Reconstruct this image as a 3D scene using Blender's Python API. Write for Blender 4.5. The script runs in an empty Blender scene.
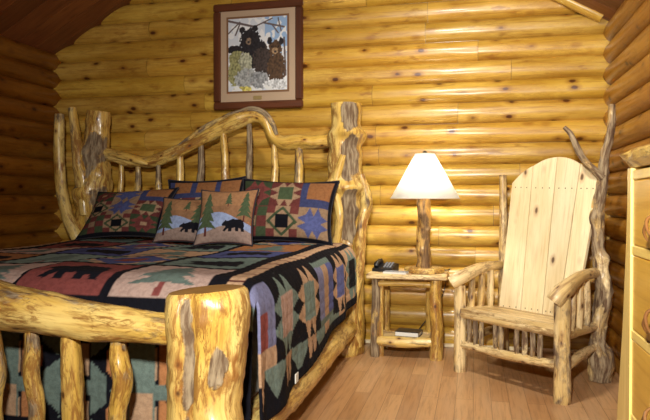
import bpy, math, random
import numpy as np
from mathutils import Vector, Matrix, Euler, noise

scene = bpy.context.scene
R = math.radians
PI = math.pi

# ------------------------------------------------------------------ camera
F = 640.0
CAM = Vector((0.0, 0.0, 1.10))
cam_d = bpy.data.cameras.new('camera')
cam = bpy.data.objects.new('camera', cam_d)
scene.collection.objects.link(cam)
cam.location = CAM
cam.rotation_euler = Euler((R(90 - 0.895), 0, R(13.1)), 'XYZ')
cam_d.sensor_width = 36
cam_d.lens = 36 * F / 650
cam_d.clip_start = 0.02
scene.camera = cam
CM = cam.rotation_euler.to_matrix()

# ------------------------------------------------------------------ world, lights, exposure
world = bpy.data.worlds.new('world')
scene.world = world
world.use_nodes = True
world.node_tree.nodes['Background'].inputs[0].default_value = (1.0, 0.85, 0.6, 1)
world.node_tree.nodes['Background'].inputs[1].default_value = 0.05

def spot(name, loc, target, power, size, blend, rad, col):
    l = bpy.data.lights.new(name, 'SPOT')
    l.energy = power; l.spot_size = R(size); l.spot_blend = blend; l.shadow_soft_size = rad; l.color = col
    o = bpy.data.objects.new(name, l); scene.collection.objects.link(o)
    o.location = loc
    o.rotation_euler = (Vector(target) - Vector(loc)).to_track_quat('-Z', 'Y').to_euler()
    return o

def area(name, loc, target, power, sx, sy, col):
    l = bpy.data.lights.new(name, 'AREA')
    l.shape = 'RECTANGLE'; l.size = sx; l.size_y = sy; l.energy = power; l.color = col
    o = bpy.data.objects.new(name, l); scene.collection.objects.link(o)
    o.location = loc
    o.rotation_euler = (Vector(target) - Vector(loc)).to_track_quat('-Z', 'Y').to_euler()
    return o

spot('flash_light', (-0.12, -0.05, 1.62), (-0.12, 4.8, 1.05), 470, 112, 1.0, 0.06, (1.0, 0.96, 0.88))
spot('overhead_fill', (-0.25, 2.75, 2.85), (-0.05, 4.75, 0.9), 190, 110, 1.0, 0.10, (1.0, 0.94, 0.82))  # unseen fill added up near the ceiling to brighten the right-hand logs, no fixture
scene.view_settings.view_transform = 'Standard'
scene.view_settings.look = 'None'
scene.view_settings.gamma = 1
scene.view_settings.use_curve_mapping = False
scene.view_settings.exposure = 0.30

# ------------------------------------------------------------------ pixel rays -> world points at a real depth
def ray(px, py):
    return (CM @ Vector(((px - 325) / F, (210 - py) / F, -1.0))).normalized()
def atY(px, py, Y):
    d = ray(px, py); return CAM + d * ((Y - CAM.y) / d.y)
def atX(px, py, X):
    d = ray(px, py); return CAM + d * ((X - CAM.x) / d.x)
def atZ(px, py, Z):
    d = ray(px, py); return CAM + d * ((Z - CAM.z) / d.z)
def atP(px, py, p0, n):
    d = ray(px, py); return CAM + d * ((Vector(p0) - CAM).dot(n) / d.dot(n))

# ------------------------------------------------------------------ mesh helpers
class MB:
    def __init__(s):
        s.v = []; s.f = []; s.m = []; s.lc = []; s.bk = []; s.col = []; s.hard = []
    def add(s, vs, fs, lc=None, bk=None, col=None, mat=0, smooth=True):
        n = len(s.v)
        s.v += [Vector(p) for p in vs]
        s.f += [tuple(i + n for i in f) for f in fs]
        s.m += [mat] * len(fs); s.hard += [smooth] * len(fs)
        s.lc += list(lc) if lc is not None else [tuple(p) for p in vs]
        s.bk += list(bk) if bk is not None else [0.0] * len(vs)
        s.col += list(col) if col is not None else [(1, 1, 1)] * len(vs)
    def build(s, name, mats, parent=None, origin=None):
        o_ = Vector(parent.location) if (parent is not None and origin is None) else Vector(origin or (0, 0, 0))
        # sub-parts: subtract the whole chain
        p = parent.parent if parent is not None else None
        while p is not None:
            o_ = o_ + Vector(p.location); p = p.parent
        me = bpy.data.meshes.new(name)
        me.from_pydata([tuple(p_ - o_) for p_ in s.v], [], s.f)
        if not isinstance(mats, (list, tuple)): mats = [mats]
        for m in mats: me.materials.append(m)
        me.polygons.foreach_set('material_index', s.m)
        me.polygons.foreach_set('use_smooth', s.hard)
        a = me.attributes.new('lc', 'FLOAT_VECTOR', 'POINT')
        a.data.foreach_set('vector', np.array(s.lc, dtype=np.float32).ravel())
        b = me.attributes.new('bark', 'FLOAT', 'POINT')
        b.data.foreach_set('value', np.array(s.bk, dtype=np.float32))
        c = me.attributes.new('tint', 'FLOAT_COLOR', 'POINT')
        ca = np.ones((len(s.v), 4), dtype=np.float32); ca[:, :3] = np.array(s.col, dtype=np.float32)
        c.data.foreach_set('color', ca.ravel())
        me.update()
        o = bpy.data.objects.new(name, me)
        scene.collection.objects.link(o)
        if parent is not None: o.parent = parent
        elif origin is not None: o.location = origin
        return o

def tag(o, label=None, cat=None, group=None, kind=None):
    if label: o['label'] = label
    if cat: o['category'] = cat
    if group: o['group'] = group
    if kind: o['kind'] = kind
    return o

def thing(name, loc, label, cat, group=None):
    o = bpy.data.objects.new(name, None)
    o.empty_display_size = 0.1
    scene.collection.objects.link(o)
    o.location = loc
    return tag(o, label, cat, group)

_seed = [0]
def nseed():
    _seed[0] += 1
    return _seed[0] * 7.31

def box(mb, lo, hi, bev=0.004, mat=0, axis=0, M=None, seed=None, col=None, bark=0.0):
    """bevelled box; axis = grain direction"""
    lo = Vector(lo); hi = Vector(hi)
    c = (lo + hi) / 2; h = (hi - lo) / 2
    b = min(bev, min(h) * 0.95)
    vs = []; idx = {}
    for sx in (-1, 1):
        for sy in (-1, 1):
            for sz in (-1, 1):
                for k in range(3):
                    p = [h[0] - b, h[1] - b, h[2] - b]; p[k] = h[k]
                    idx[(sx, sy, sz, k)] = len(vs)
                    vs.append(Vector((sx * p[0], sy * p[1], sz * p[2])))
    fs = []
    for k in range(3):
        for s_ in (-1, 1):
            o = [i for i in range(3) if i != k]
            q = []
            for a, b2 in ((-1, -1), (1, -1), (1, 1), (-1, 1)):
                t = [0, 0, 0]; t[k] = s_; t[o[0]] = a; t[o[1]] = b2
                q.append(idx[(t[0], t[1], t[2], k)])
            fs.append(q)
    for k in range(3):      # edges along axis k
        o = [i for i in range(3) if i != k]
        for a in (-1, 1):
            for b2 in (-1, 1):
                q = []
                for s_, kk in ((-1, o[0]), (-1, o[1]), (1, o[1]), (1, o[0])):
                    t = [0, 0, 0]; t[k] = s_; t[o[0]] = a; t[o[1]] = b2
                    q.append(idx[(t[0], t[1], t[2], kk)])
                fs.append(q)
    for sx in (-1, 1):
        for sy in (-1, 1):
            for sz in (-1, 1):
                fs.append([idx[(sx, sy, sz, k)] for k in range(3)])
    # orient faces outward
    ff = []
    for f in fs:
        n = (vs[f[1]] - vs[f[0]]).cross(vs[f[2]] - vs[f[0]])
        m = sum((vs[i] for i in f), Vector()) / len(f)
        ff.append(tuple(f) if n.dot(m) > 0 else tuple(reversed(f)))
    sd = nseed() if seed is None else seed
    oth = [i for i in range(3) if i != axis]
    lc = [(p[oth[0]] + sd, p[oth[1]] + sd * 0.37, p[axis] + sd * 1.7) for p in vs]
    out = [c + p for p in vs]
    if M is not None: out = [M @ p for p in out]
    mb.add(out, ff, lc=lc, mat=mat, smooth=False, col=[col] * len(out) if col else None, bk=[bark] * len(out))

def catmull(pts, rad, step):
    P = [Vector(p) for p in pts]
    if len(P) == 2:
        P = [P[0], P[0].lerp(P[1], .5), P[1]]
        rad = [rad[0], (rad[0] + rad[1]) / 2, rad[1]]
    Q = [P[0] * 2 - P[1]] + P + [P[-1] * 2 - P[-2]]
    rr = [rad[0]] + list(rad) + [rad[-1]]
    out = []; ro = []
    for i in range(1, len(Q) - 2):
        n = max(2, int((Q[i + 1] - Q[i]).length / step))
        for k in range(n):
            t = k / n
            a, b, c, d = Q[i - 1], Q[i], Q[i + 1], Q[i + 2]
            out.append(0.5 * ((2 * b) + (c - a) * t + (2 * a - 5 * b + 4 * c - d) * t * t + (3 * b - a - 3 * c + d) * t ** 3))
            a, b, c, d = rr[i - 1], rr[i], rr[i + 1], rr[i + 2]
            ro.append(max(0.2 * min(b, c), 0.5 * ((2 * b) + (c - a) * t + (2 * a - 5 * b + 4 * c - d) * t * t + (3 * b - a - 3 * c + d) * t ** 3)))
    out.append(Q[-2]); ro.append(rr[-2])
    return out, ro

def tube(mb, pts, rad, seg=18, step=0.02, rough=0.07, bark=0.12, seed=None, bumps=(), patches=(), capmat=0,
         mat=0, ref=(0, -1, 0), lump=0.10, taper_end=0.0):
    """a log: bumpy skin, cut ends. bumps: (length, angle deg, height, sl, sa deg); patches: (length, angle, half length, half angle, bark)"""
    sd = nseed() if seed is None else seed
    path, rr = catmull(pts, rad, step)
    n = len(path)
    vs = []; lc = []; bk = []; fs = []
    L = 0.0
    t0 = (path[1] - path[0]).normalized()
    rf = Vector(ref)
    if abs(rf.dot(t0)) > 0.95: rf = Vector((0, 0, 1))
    u = (rf - t0 * rf.dot(t0)).normalized()
    for i in range(n):
        if i == 0: t = t0
        elif i == n - 1: t = (path[-1] - path[-2]).normalized()
        else: t = (path[i + 1] - path[i - 1]).normalized()
        u = (u - t * u.dot(t)).normalized()
        w = t.cross(u)
        if i: L += (path[i] - path[i - 1]).length
        for k in range(seg):
            a = 2 * PI * k / seg
            ca, sa = math.cos(a), math.sin(a)
            r = rr[i]
            nz = noise.noise(Vector((ca * 1.3 + sd, sa * 1.3, L * 5 + sd * 2)))
            nz2 = noise.noise(Vector((ca * 3 + sd, sa * 3 + 9, L * 22 + sd)))
            r2 = r * (1 + lump * nz + rough * nz2)
            b = bark
            for (bl, ba, bh, sl, sang) in bumps:
                da = (math.degrees(a) - ba + 180) % 360 - 180
                g = math.exp(-((L - bl) / sl) ** 2 - (da / sang) ** 2)
                r2 += bh * g
            for (pl, pa, hl, ha, pb) in patches:
                da = (math.degrees(a) - pa + 180) % 360 - 180
                jit = noise.noise(Vector((L * 18 + sd, math.radians(da) * 3, 7.7)))
                q = abs((L - pl) / hl) ** 2.6 + abs(da / ha) ** 2.6 + .9 * jit
                if q < 1.6:
                    wgt = min(1, max(0, (1.6 - q) / 0.9))
                    b = b * (1 - wgt) + pb * wgt
                    r2 -= 0.05 * r * wgt if pb > .5 else 0
            if i in (0, n - 1): r2 *= 0.95
            vs.append(path[i] + (u * ca + w * sa) * r2)
            lc.append((ca * rr[i] + sd, sa * rr[i] + sd * .3, L + sd * 1.7)); bk.append(b)
    for i in range(n - 1):
        for k in range(seg):
            k2 = (k + 1) % seg
            fs.append((i * seg + k, i * seg + k2, (i + 1) * seg + k2, (i + 1) * seg + k))
    mb.add(vs, fs, lc=lc, bk=bk, mat=mat)
    for e, rev in ((0, True), (n - 1, False)):
        ring = [vs[e * seg + k] for k in range(seg)]
        c = sum(ring, Vector()) / seg
        ff = [((k + 1) % seg, k, seg) if rev else (k, (k + 1) % seg, seg) for k in range(seg)]
        lcc = [(lc[e * seg + k][0], lc[e * seg + k][1], lc[e * seg + k][2]) for k in range(seg)] + [(sd, sd * .3, lc[e * seg][2])]
        mb.add(ring + [c], ff, lc=lcc, bk=[0.0] * (seg + 1), mat=capmat, smooth=False)

def lathe(mb, c, prof, seg=40, mat=0, sd=None, col=None, wob=0.0):
    sd = nseed() if sd is None else sd
    vs = []; fs = []; lc = []
    for (r, z) in prof:
        for k in range(seg):
            a = 2 * PI * k / seg
            rr = r * (1 + wob * noise.noise(Vector((math.cos(a) * 1.5 + sd, math.sin(a) * 1.5, sd))))
            vs.append(Vector(c) + Vector((rr * math.cos(a), rr * math.sin(a), z)))
            lc.append((r * math.cos(a) + sd, z + sd * .3, r * math.sin(a) + sd * 1.7))
    for i in range(len(prof) - 1):
        for k in range(seg):
            k2 = (k + 1) % seg
            fs.append((i * seg + k, i * seg + k2, (i + 1) * seg + k2, (i + 1) * seg + k))
    if prof[0][0] > 1e-5: fs.append(tuple(reversed(range(seg))))
    if prof[-1][0] > 1e-5: fs.append(tuple((len(prof) - 1) * seg + k for k in range(seg)))
    mb.add(vs, fs, lc=lc, mat=mat, col=[col] * len(vs) if col else None)

def autosmooth(o, ang=40):
    me = o.data
    me.polygons.foreach_set('use_smooth', [True] * len(me.polygons))
    try: me.set_sharp_from_angle(angle=R(ang))
    except Exception: pass

# ------------------------------------------------------------------ materials
class NT:
    def __init__(s, name):
        s.m = bpy.data.materials.new(name); s.m.use_nodes = True
        s.t = s.m.node_tree; s.b = s.t.nodes['Principled BSDF']
    def n(s, typ, **kw):
        x = s.t.nodes.new(typ)
        for k, v in kw.items():
            if hasattr(x, k): setattr(x, k, v)
            else: x.inputs[k].default_value = v
        return x
    def l(s, a, b): s.t.links.new(a, b)
    def val(s, x, sock):
        if isinstance(x, bpy.types.NodeSocket): s.l(x, sock)
        else: sock.default_value = x
    def math(s, op, a, b=0.0, clamp=False):
        x = s.t.nodes.new('ShaderNodeMath'); x.operation = op; x.use_clamp = clamp
        s.val(a, x.inputs[0]); s.val(b, x.inputs[1]); return x.outputs[0]
    def mix(s, f, a, b, typ='MIX'):
        x = s.t.nodes.new('ShaderNodeMix'); x.data_type = 'RGBA'; x.blend_type = typ
        s.val(f, x.inputs[0])
        for v, k in ((a, 6), (b, 7)):
            if isinstance(v, bpy.types.NodeSocket): s.l(v, x.inputs[k])
            else: x.inputs[k].default_value = (*v, 1)
        return x.outputs[2]
    def attr(s, name, out='Vector'):
        x = s.t.nodes.new('ShaderNodeAttribute'); x.attribute_name = name; return x.outputs[out]
    def mapv(s, v, sc, loc=(0, 0, 0)):
        x = s.t.nodes.new('ShaderNodeMapping'); s.l(v, x.inputs[0]); x.inputs['Scale'].default_value = sc
        x.inputs['Location'].default_value = loc; return x.outputs[0]
    def noise(s, v, scale=1, detail=3, rough=.55, dist=0):
        x = s.t.nodes.new('ShaderNodeTexNoise'); s.l(v, x.inputs['Vector'])
        x.inputs['Scale'].default_value = scale; x.inputs['Detail'].default_value = detail
        x.inputs['Roughness'].default_value = rough; x.inputs['Distortion'].default_value = dist
        return x.outputs[0]
    def smooth(s, v, a, b):
        x = s.t.nodes.new('ShaderNodeMapRange'); x.interpolation_type = 'SMOOTHSTEP'
        s.l(v, x.inputs[0]); x.inputs[1].default_value = a; x.inputs[2].default_value = b
        return x.outputs[0]
    def bump(s, h, st, dist=.01):
        x = s.t.nodes.new('ShaderNodeBump'); x.inputs['Strength'].default_value = st; x.inputs['Distance'].default_value = dist
        s.l(h, x.inputs['Height']); s.l(x.outputs[0], s.b.inputs['Normal'])

def wood(name, c1, c2, dark, knot=(0.06, 0.02, 0.008), knots=0.5, rough=0.4, barkcol=(0.10, 0.065, 0.035), barkcol2=(0.22, 0.19, 0.15),
         coat=0.0, bumpst=0.3, ksc=(6, 6, 2.6), streak=0.5, ksize=0.085, red=0.3, spec=.5, stain=0.0, staincol=(.22, .09, .02)):
    g = NT(name); lc = g.attr('lc'); tint = g.attr('tint', 'Color'); bk = g.attr('bark', 'Fac')
    big = g.noise(g.mapv(lc, (7, 7, 1.6)), 1, 3)
    grain = g.noise(g.mapv(lc, (55, 55, 3.0)), 1, 4, .6, .4)
    fine = g.noise(g.mapv(lc, (170, 170, 9)), 1, 3, .6)
    c = g.mix(g.smooth(big, .35, .68), c1, c2)
    c = g.mix(g.math('MULTIPLY', g.smooth(grain, .48, .72), streak), c, dark)
    c = g.mix(g.math('MULTIPLY', g.smooth(fine, .5, .75), .25), c, dark)
    # reddish bruises
    br = g.noise(g.mapv(lc, (16, 16, 5), (3, 5, 7)), 1, 3, .6)
    c = g.mix(g.math('MULTIPLY', g.smooth(br, .60, .72), red), c, (dark[0] * .7, dark[1] * .45, dark[2] * .4))
    if stain:
        s1 = g.noise(g.mapv(lc, (42, 42, 10), (2, 9, 4)), 1, 6, .7, .9)
        s2 = g.noise(g.mapv(lc, (5, 5, 3), (7, 1, 4)), 1, 2)
        cr = g.noise(g.mapv(lc, (38, 38, 5), (5, 3, 1)), 1, 4, .6, 1.2)
        crk = g.math('SUBTRACT', 1.0, g.smooth(g.math('ABSOLUTE', g.math('SUBTRACT', cr, .5)), .0, .022))
        c = g.mix(g.math('MULTIPLY', g.math('MULTIPLY', crk, g.smooth(s2, .42, .58)), stain), c, tuple(x * .45 for x in staincol))
        c = g.mix(g.math('MULTIPLY', g.smooth(g.math('ADD', s1, g.math('MULTIPLY', g.math('SUBTRACT', s2, .5), .7)), .47, .64), stain), c, staincol)
    # knots
    v = g.t.nodes.new('ShaderNodeTexVoronoi'); v.inputs['Scale'].default_value = 1
    wob = g.t.nodes.new('ShaderNodeVectorMath'); wob.operation = 'ADD'
    nn = g.t.nodes.new('ShaderNodeTexNoise'); nn.inputs['Scale'].default_value = 30; g.l(lc, nn.inputs['Vector'])
    sc = g.t.nodes.new('ShaderNodeVectorMath'); sc.operation = 'SCALE'; g.l(nn.outputs['Color'], sc.inputs[0]); sc.inputs['Scale'].default_value = .06
    g.l(g.mapv(lc, ksc), wob.inputs[0]); g.l(sc.outputs[0], wob.inputs[1]); g.l(wob.outputs[0], v.inputs['Vector'])
    d = v.outputs['Distance']
    halo = g.math('SUBTRACT', 1.0, g.smooth(d, ksize * .9, ksize * 2.0))
    core = g.math('SUBTRACT', 1.0, g.smooth(d, ksize * .45, ksize))
    c = g.mix(g.math('MULTIPLY', halo, knots * .45), c, (dark[0] * .8, dark[1] * .5, dark[2] * .5))
    c = g.mix(g.math('MULTIPLY', core, knots), c, knot)
    # bark / weathered patches
    bn = g.noise(g.mapv(lc, (14, 14, 6), (1, 8, 2)), 1, 5, .62, .3)
    mask = g.math('MULTIPLY', g.math('ADD', bn, g.math('SUBTRACT', bk, .74)), 9, clamp=True)
    bn2 = g.noise(g.mapv(lc, (60, 60, 9), (4, 1, 9)), 1, 4, .6)
    bc = g.mix(g.smooth(bn2, .38, .66), barkcol, barkcol2)
    c = g.mix(mask, c, bc)
    c = g.mix(1.0, c, tint, 'MULTIPLY')
    g.l(c, g.b.inputs['Base Color']); g.b.inputs['Specular IOR Level'].default_value = spec
    rr = g.math('ADD', g.math('MULTIPLY', mask, .5), g.math('ADD', g.math('MULTIPLY', grain, .2), rough - .1), clamp=True)
    g.l(rr, g.b.inputs['Roughness'])
    g.l(g.math('MULTIPLY', g.math('SUBTRACT', 1.0, mask, clamp=True), coat), g.b.inputs['Coat Weight']); g.b.inputs['Coat Roughness'].default_value = .18
    h = g.math('ADD', g.math('MULTIPLY', grain, .5), g.math('ADD', g.math('MULTIPLY', big, 1.0), g.math('MULTIPLY', g.math('MULTIPLY', mask, bn2), 1.2)))
    g.bump(h, bumpst, .006)
    return g.m

def plain(name, col, rough=.5, metal=0, noise_amt=0.0, emit=None, sheen=0):
    g = NT(name)
    tc = g.t.nodes.new('ShaderNodeTexCoord').outputs['Object']
    n = g.noise(tc, 40, 4)
    c = g.mix(g.math('MULTIPLY', n, noise_amt), col, tuple(x * .5 for x in col))
    g.l(c, g.b.inputs['Base Color']); g.b.inputs['Roughness'].default_value = rough
    g.b.inputs['Metallic'].default_value = metal
    if sheen: g.b.inputs['Sheen Weight'].default_value = sheen
    return g.m

def fabric(name, rough=.9, bumpst=.5, weave=260, mott=.35):
    g = NT(name); tint = g.attr('tint', 'Color'); lc = g.attr('lc')
    n1 = g.noise(lc, 45, 4, .6); n2 = g.noise(lc, 9, 3)
    n3 = g.noise(lc, weave, 2)
    c = g.mix(g.math('MULTIPLY', g.smooth(n1, .42, .62), mott), tint, g.mix(1.0, tint, (.45, .42, .42), 'MULTIPLY'))
    c = g.mix(g.math('MULTIPLY', g.smooth(n2, .5, .7), .25), c, g.mix(1.0, tint, (1.35, 1.3, 1.2), 'MULTIPLY'))
    g.l(c, g.b.inputs['Base Color']); g.b.inputs['Roughness'].default_value = rough
    g.b.inputs['Specular IOR Level'].default_value = .12
    g.bump(g.math('ADD', g.math('MULTIPLY', n1, .8), g.math('MULTIPLY', n3, .35)), bumpst, .008)
    return g.m

M_WALL = wood('wall_log_wood', (.49, .275, .034), (.65, .41, .075), (.24, .095, .010), knots=.95, rough=.36, coat=.18, ksc=(9, 9, 5), ksize=.165, bumpst=.3, streak=.55, red=.55,
              knot=(.075, .018, .004), spec=.4, stain=.35, staincol=(.36, .17, .02))
M_LOG = wood('peeled_log_wood', (.62, .38, .07), (.78, .57, .19), (.33, .14, .025), knots=.9, rough=.36, coat=.3, bumpst=.9, ksc=(14, 14, 8), ksize=.15, streak=.6, red=.85, stain=.85, staincol=(.25, .105, .022),
             barkcol=(.12, .07, .035), barkcol2=(.33, .25, .15))
M_PALE = wood('pale_log_wood', (.62, .42, .15), (.82, .64, .34), (.28, .14, .045), knots=.85, rough=.45, coat=.1, bumpst=.8, ksc=(16, 16, 8), ksize=.15, streak=.65, red=.7, stain=.75, staincol=(.24, .125, .04),
              barkcol=(.11, .06, .03), barkcol2=(.36, .27, .16))
M_CUT = wood('cut_end_wood', (.30, .15, .035), (.40, .21, .055), (.18, .08, .02), knots=0, rough=.5, streak=.3, bumpst=.15)
M_SLAT = wood('pine_slat_wood', (.78, .63, .37), (.86, .75, .50), (.50, .31, .12), knots=.85, rough=.45, coat=.1, bumpst=.1, ksc=(9, 9, 5), ksize=.14, streak=.35, red=.1)
M_DRESS = wood('dresser_pine_wood', (.55, .29, .030), (.66, .37, .045), (.38, .17, .02), knots=.7, rough=.38, coat=.3, bumpst=.1, ksc=(7, 7, 3), ksize=.09, streak=.35, red=.15)
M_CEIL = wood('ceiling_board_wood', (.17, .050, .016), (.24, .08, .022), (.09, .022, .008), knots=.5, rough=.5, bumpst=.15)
M_FRAME = wood('frame_wood', (.085, .026, .010), (.13, .040, .015), (.05, .012, .005), knots=0, rough=.35, coat=.4, bumpst=.1)
M_FAB = fabric('quilt_fabric')
M_PAINT = None
def _paint():
    g = NT('painted_print'); g.l(g.attr('tint', 'Color'), g.b.inputs['Base Color']); g.b.inputs['Roughness'].default_value = .45
    return g.m
M_PAINT = _paint()
M_BLACK = plain('black_plastic', (.012, .012, .014), .35)
M_WHITE = plain('white_paper', (.72, .70, .64), .6)
M_GREY = plain('grey_plastic', (.25, .26, .28), .4)
M_MATTR = plain('mattress_ticking', (.75, .72, .66), .9, noise_amt=.2)
M_PIPE = plain('dark_piping', (.015, .013, .018), .9)
M_BRASS = plain('dark_bronze', (.06, .04, .02), .4, .6)
M_NAIL = plain('nail_head', (.05, .035, .02), .6)

def shade_mat():
    g = NT('lamp_shade_linen')
    t = g.t
    lc = g.attr('lc')
    n = g.noise(g.mapv(lc, (90, 220, 90)), 1, 2)
    c = g.mix(g.math('MULTIPLY', n, .25), (.93, .92, .88), (.84, .82, .76))
    g.l(c, g.b.inputs['Base Color']); g.b.inputs['Roughness'].default_value = .9
    tr = t.nodes.new('ShaderNodeBsdfTranslucent'); g.l(c, tr.inputs[0])
    ms = t.nodes.new('ShaderNodeMixShader'); ms.inputs[0].default_value = .45
    out = [x for x in t.nodes if x.type == 'OUTPUT_MATERIAL'][0]
    g.l(g.b.outputs[0], ms.inputs[1]); g.l(tr.outputs[0], ms.inputs[2]); g.l(ms.outputs[0], out.inputs[0])
    return g.m
M_SHADE = shade_mat()

# ------------------------------------------------------------------ the setting
WB, WL, WR, WF = 4.85, -3.48, 0.89, -0.9        # log faces of back, left, right, front walls
EAVE = 2.37; SLOPE = math.tan(R(30)); RIDGE = (WL + WR) / 2
PITCH = 0.153
def ceil_h(x):
    return EAVE + SLOPE * (min(x - WL, WR - x))

def log_wall(name, origin, du, nrm, length, h0, mat, joints, zoff=0.0, top=None, seed=1, darkcol=(1, 1, 1)):
    """stacked half-round logs: du along the wall, nrm into the room"""
    rnd = random.Random(seed)
    mb = MB(); O = Vector(origin); du = Vector(du); nr = Vector(nrm)
    nl = int(math.ceil((h0 - zoff) / PITCH))
    NP = 12; bul = 0.05
    for r in range(-1, nl + 1):
        zc = zoff + (r + .5) * PITCH
        if zc + PITCH / 2 <= 0: continue
        cuts = [0.0]
        jj = joints(r)
        cuts += [j for j in jj if 0 < j < length] + [length + .07]; cuts[0] = -.07
        for si in range(len(cuts) - 1):
            a, b = cuts[si] + .0015, cuts[si + 1] - .0015
            sd = r * 1.37 + si * 5.1 + seed * 11
            tv = .86 + .2 * rnd.random()
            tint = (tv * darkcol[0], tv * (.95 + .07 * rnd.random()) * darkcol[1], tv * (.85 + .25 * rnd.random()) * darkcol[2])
            n = max(2, int((b - a) / .06))
            vs = []; lc = []; fs = []
            for i in range(n + 1):
                x = a + (b - a) * i / n
                for k in range(NP + 1):
                    v = -1 + 2 * k / NP
                    prof = bul * ((1 - abs(v) ** 2.3) ** .62 if abs(v) < 1 else 0)
                    wv = .004 * noise.noise(Vector((x * 1.8 + sd, v * .8, sd))) + .002 * noise.noise(Vector((x * 8, v * 2 + sd, 3)))
                    z = zc + v * PITCH / 2 + .004 * noise.noise(Vector((x * 1.1, sd, 1 if v > 0 else 0))) * (1 if abs(v) > .9 else 0)
                    dpt = prof - bul + wv * (1 if abs(v) < .95 else 0)
                    z = max(z, 0)
                    if top is not None:
                        zt = top(x)
                        z = min(z, zt + .02)
                    p = O + du * x + nr * dpt; p.z = z
                    vs.append(p); lc.append((v * .075 + sd, dpt * .5 + sd * .7, x + sd * 3))
            for i in range(n):
                for k in range(NP):
                    q = (i * (NP + 1) + k, (i + 1) * (NP + 1) + k, (i + 1) * (NP + 1) + k + 1, i * (NP + 1) + k + 1)
                    fs.append(q)
            # orientation towards the room
            nn = (vs[fs[0][1]] - vs[fs[0][0]]).cross(vs[fs[0][3]] - vs[fs[0][0]])
            q = fs[len(fs) // 2]
            nn = (vs[q[1]] - vs[q[0]]).cross(vs[q[3]] - vs[q[0]])
            if nn.dot(nr) < 0: fs = [tuple(reversed(f)) for f in fs]
            if sum(1 for p in vs if p.z > .001) == 0: continue
            mb.add(vs, fs, lc=lc, col=[tint] * len(vs))
    # solid backing behind the logs
    hb = h0
    A = O - nr * .052; B = A + du * length
    if top is None:
        C_ = [A, B, B + Vector((0, 0, hb)), A + Vector((0, 0, hb))]
    else:
        C_ = [A, B, B + Vector((0, 0, top(length) + .05)), A + du * (length / 2) + Vector((0, 0, top(length / 2) + .05)), A + Vector((0, 0, top(0) + .05))]
    k = len(C_)
    D_ = [p - nr * .1 for p in C_]
    f = [tuple(range(k)), tuple(reversed(range(k, 2 * k)))] + [(i, k + i, k + (i + 1) % k, (i + 1) % k) for i in range(k)]
    mb.add(C_ + D_, f, col=[(.5, .45, .4)] * 2 * k, smooth=False)
    return tag(mb.build(name, mat), kind='structure')

def jback(r):
    base = {9: [2.34 + .0], 12: [3.73 - .25], 13: [], 14: [3.73 + .0]}
    rnd = random.Random(r * 3 + 1)
    out = sorted([rnd.uniform(.8, 1.6), rnd.uniform(2.6, 3.9)])
    return out
def jside(r):
    rnd = random.Random(r * 5 + 2)
    return [rnd.uniform(1.2, 2.6), rnd.uniform(3.6, 4.6)]

L_B = WR - WL
log_wall('wall_back', (WL, WB, 0), (1, 0, 0), (0, -1, 0), L_B, 3.75, M_WALL, jback, zoff=-0.01, top=lambda x: ceil_h(WL + x), seed=3)
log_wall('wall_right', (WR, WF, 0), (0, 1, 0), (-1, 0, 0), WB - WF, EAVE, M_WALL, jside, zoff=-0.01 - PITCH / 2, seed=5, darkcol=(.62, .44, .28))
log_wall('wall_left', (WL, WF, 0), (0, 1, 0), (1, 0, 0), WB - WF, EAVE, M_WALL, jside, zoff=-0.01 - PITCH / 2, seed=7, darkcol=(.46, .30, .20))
log_wall('wall_front', (WL, WF, 0), (1, 0, 0), (0, 1, 0), L_B, 3.75, M_WALL, jback, zoff=-0.01, top=lambda x: ceil_h(WL + x), seed=9)

def build_floor():
    g = NT('laminate_floor')
    tc = g.t.nodes.new('ShaderNodeTexCoord').outputs['Object']
    mp = g.t.nodes.new('ShaderNodeMapping'); g.l(tc, mp.inputs[0]); mp.inputs['Rotation'].default_value = (0, 0, R(90))
    br = g.t.nodes.new('ShaderNodeTexBrick'); g.l(mp.outputs[0], br.inputs['Vector'])
    br.offset = .37; br.inputs['Scale'].default_value = 1
    br.inputs['Brick Width'].default_value = 1.2; br.inputs['Row Height'].default_value = .095
    br.inputs['Mortar Size'].default_value = .0012; br.inputs['Mortar Smooth'].default_value = .1
    br.inputs['Color1'].default_value = (.41, .205, .082, 1); br.inputs['Color2'].default_value = (.57, .325, .145, 1)
    br.inputs['Mortar'].default_value = (.14, .06, .02, 1)
    gr = g.noise(g.mapv(tc, (60, 4, 1)), 1, 4, .6, .5)
    b2 = g.noise(g.mapv(tc, (9, 1.6, 1)), 1, 3)
    c = g.mix(g.math('MULTIPLY', g.smooth(gr, .42, .72), .45), br.outputs['Color'], (.20, .10, .045))
    c = g.mix(g.math('MULTIPLY', g.smooth(b2, .4, .7), .3), c, (.50, .33, .20))
    g.l(c, g.b.inputs['Base Color'])
    g.l(g.math('ADD', g.math('MULTIPLY', gr, .15), .24), g.b.inputs['Roughness'])
    g.bump(g.math('ADD', g.math('MULTIPLY', gr, .3), g.math('MULTIPLY', br.outputs['Fac'], -1.0)), .15, .003)
    mb = MB(); box(mb, (WL - .15, WF - .15, -.1), (WR + .15, WB + .15, 0), bev=.001)
    return tag(mb.build('floor', g.m), kind='structure')
build_floor()

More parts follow.
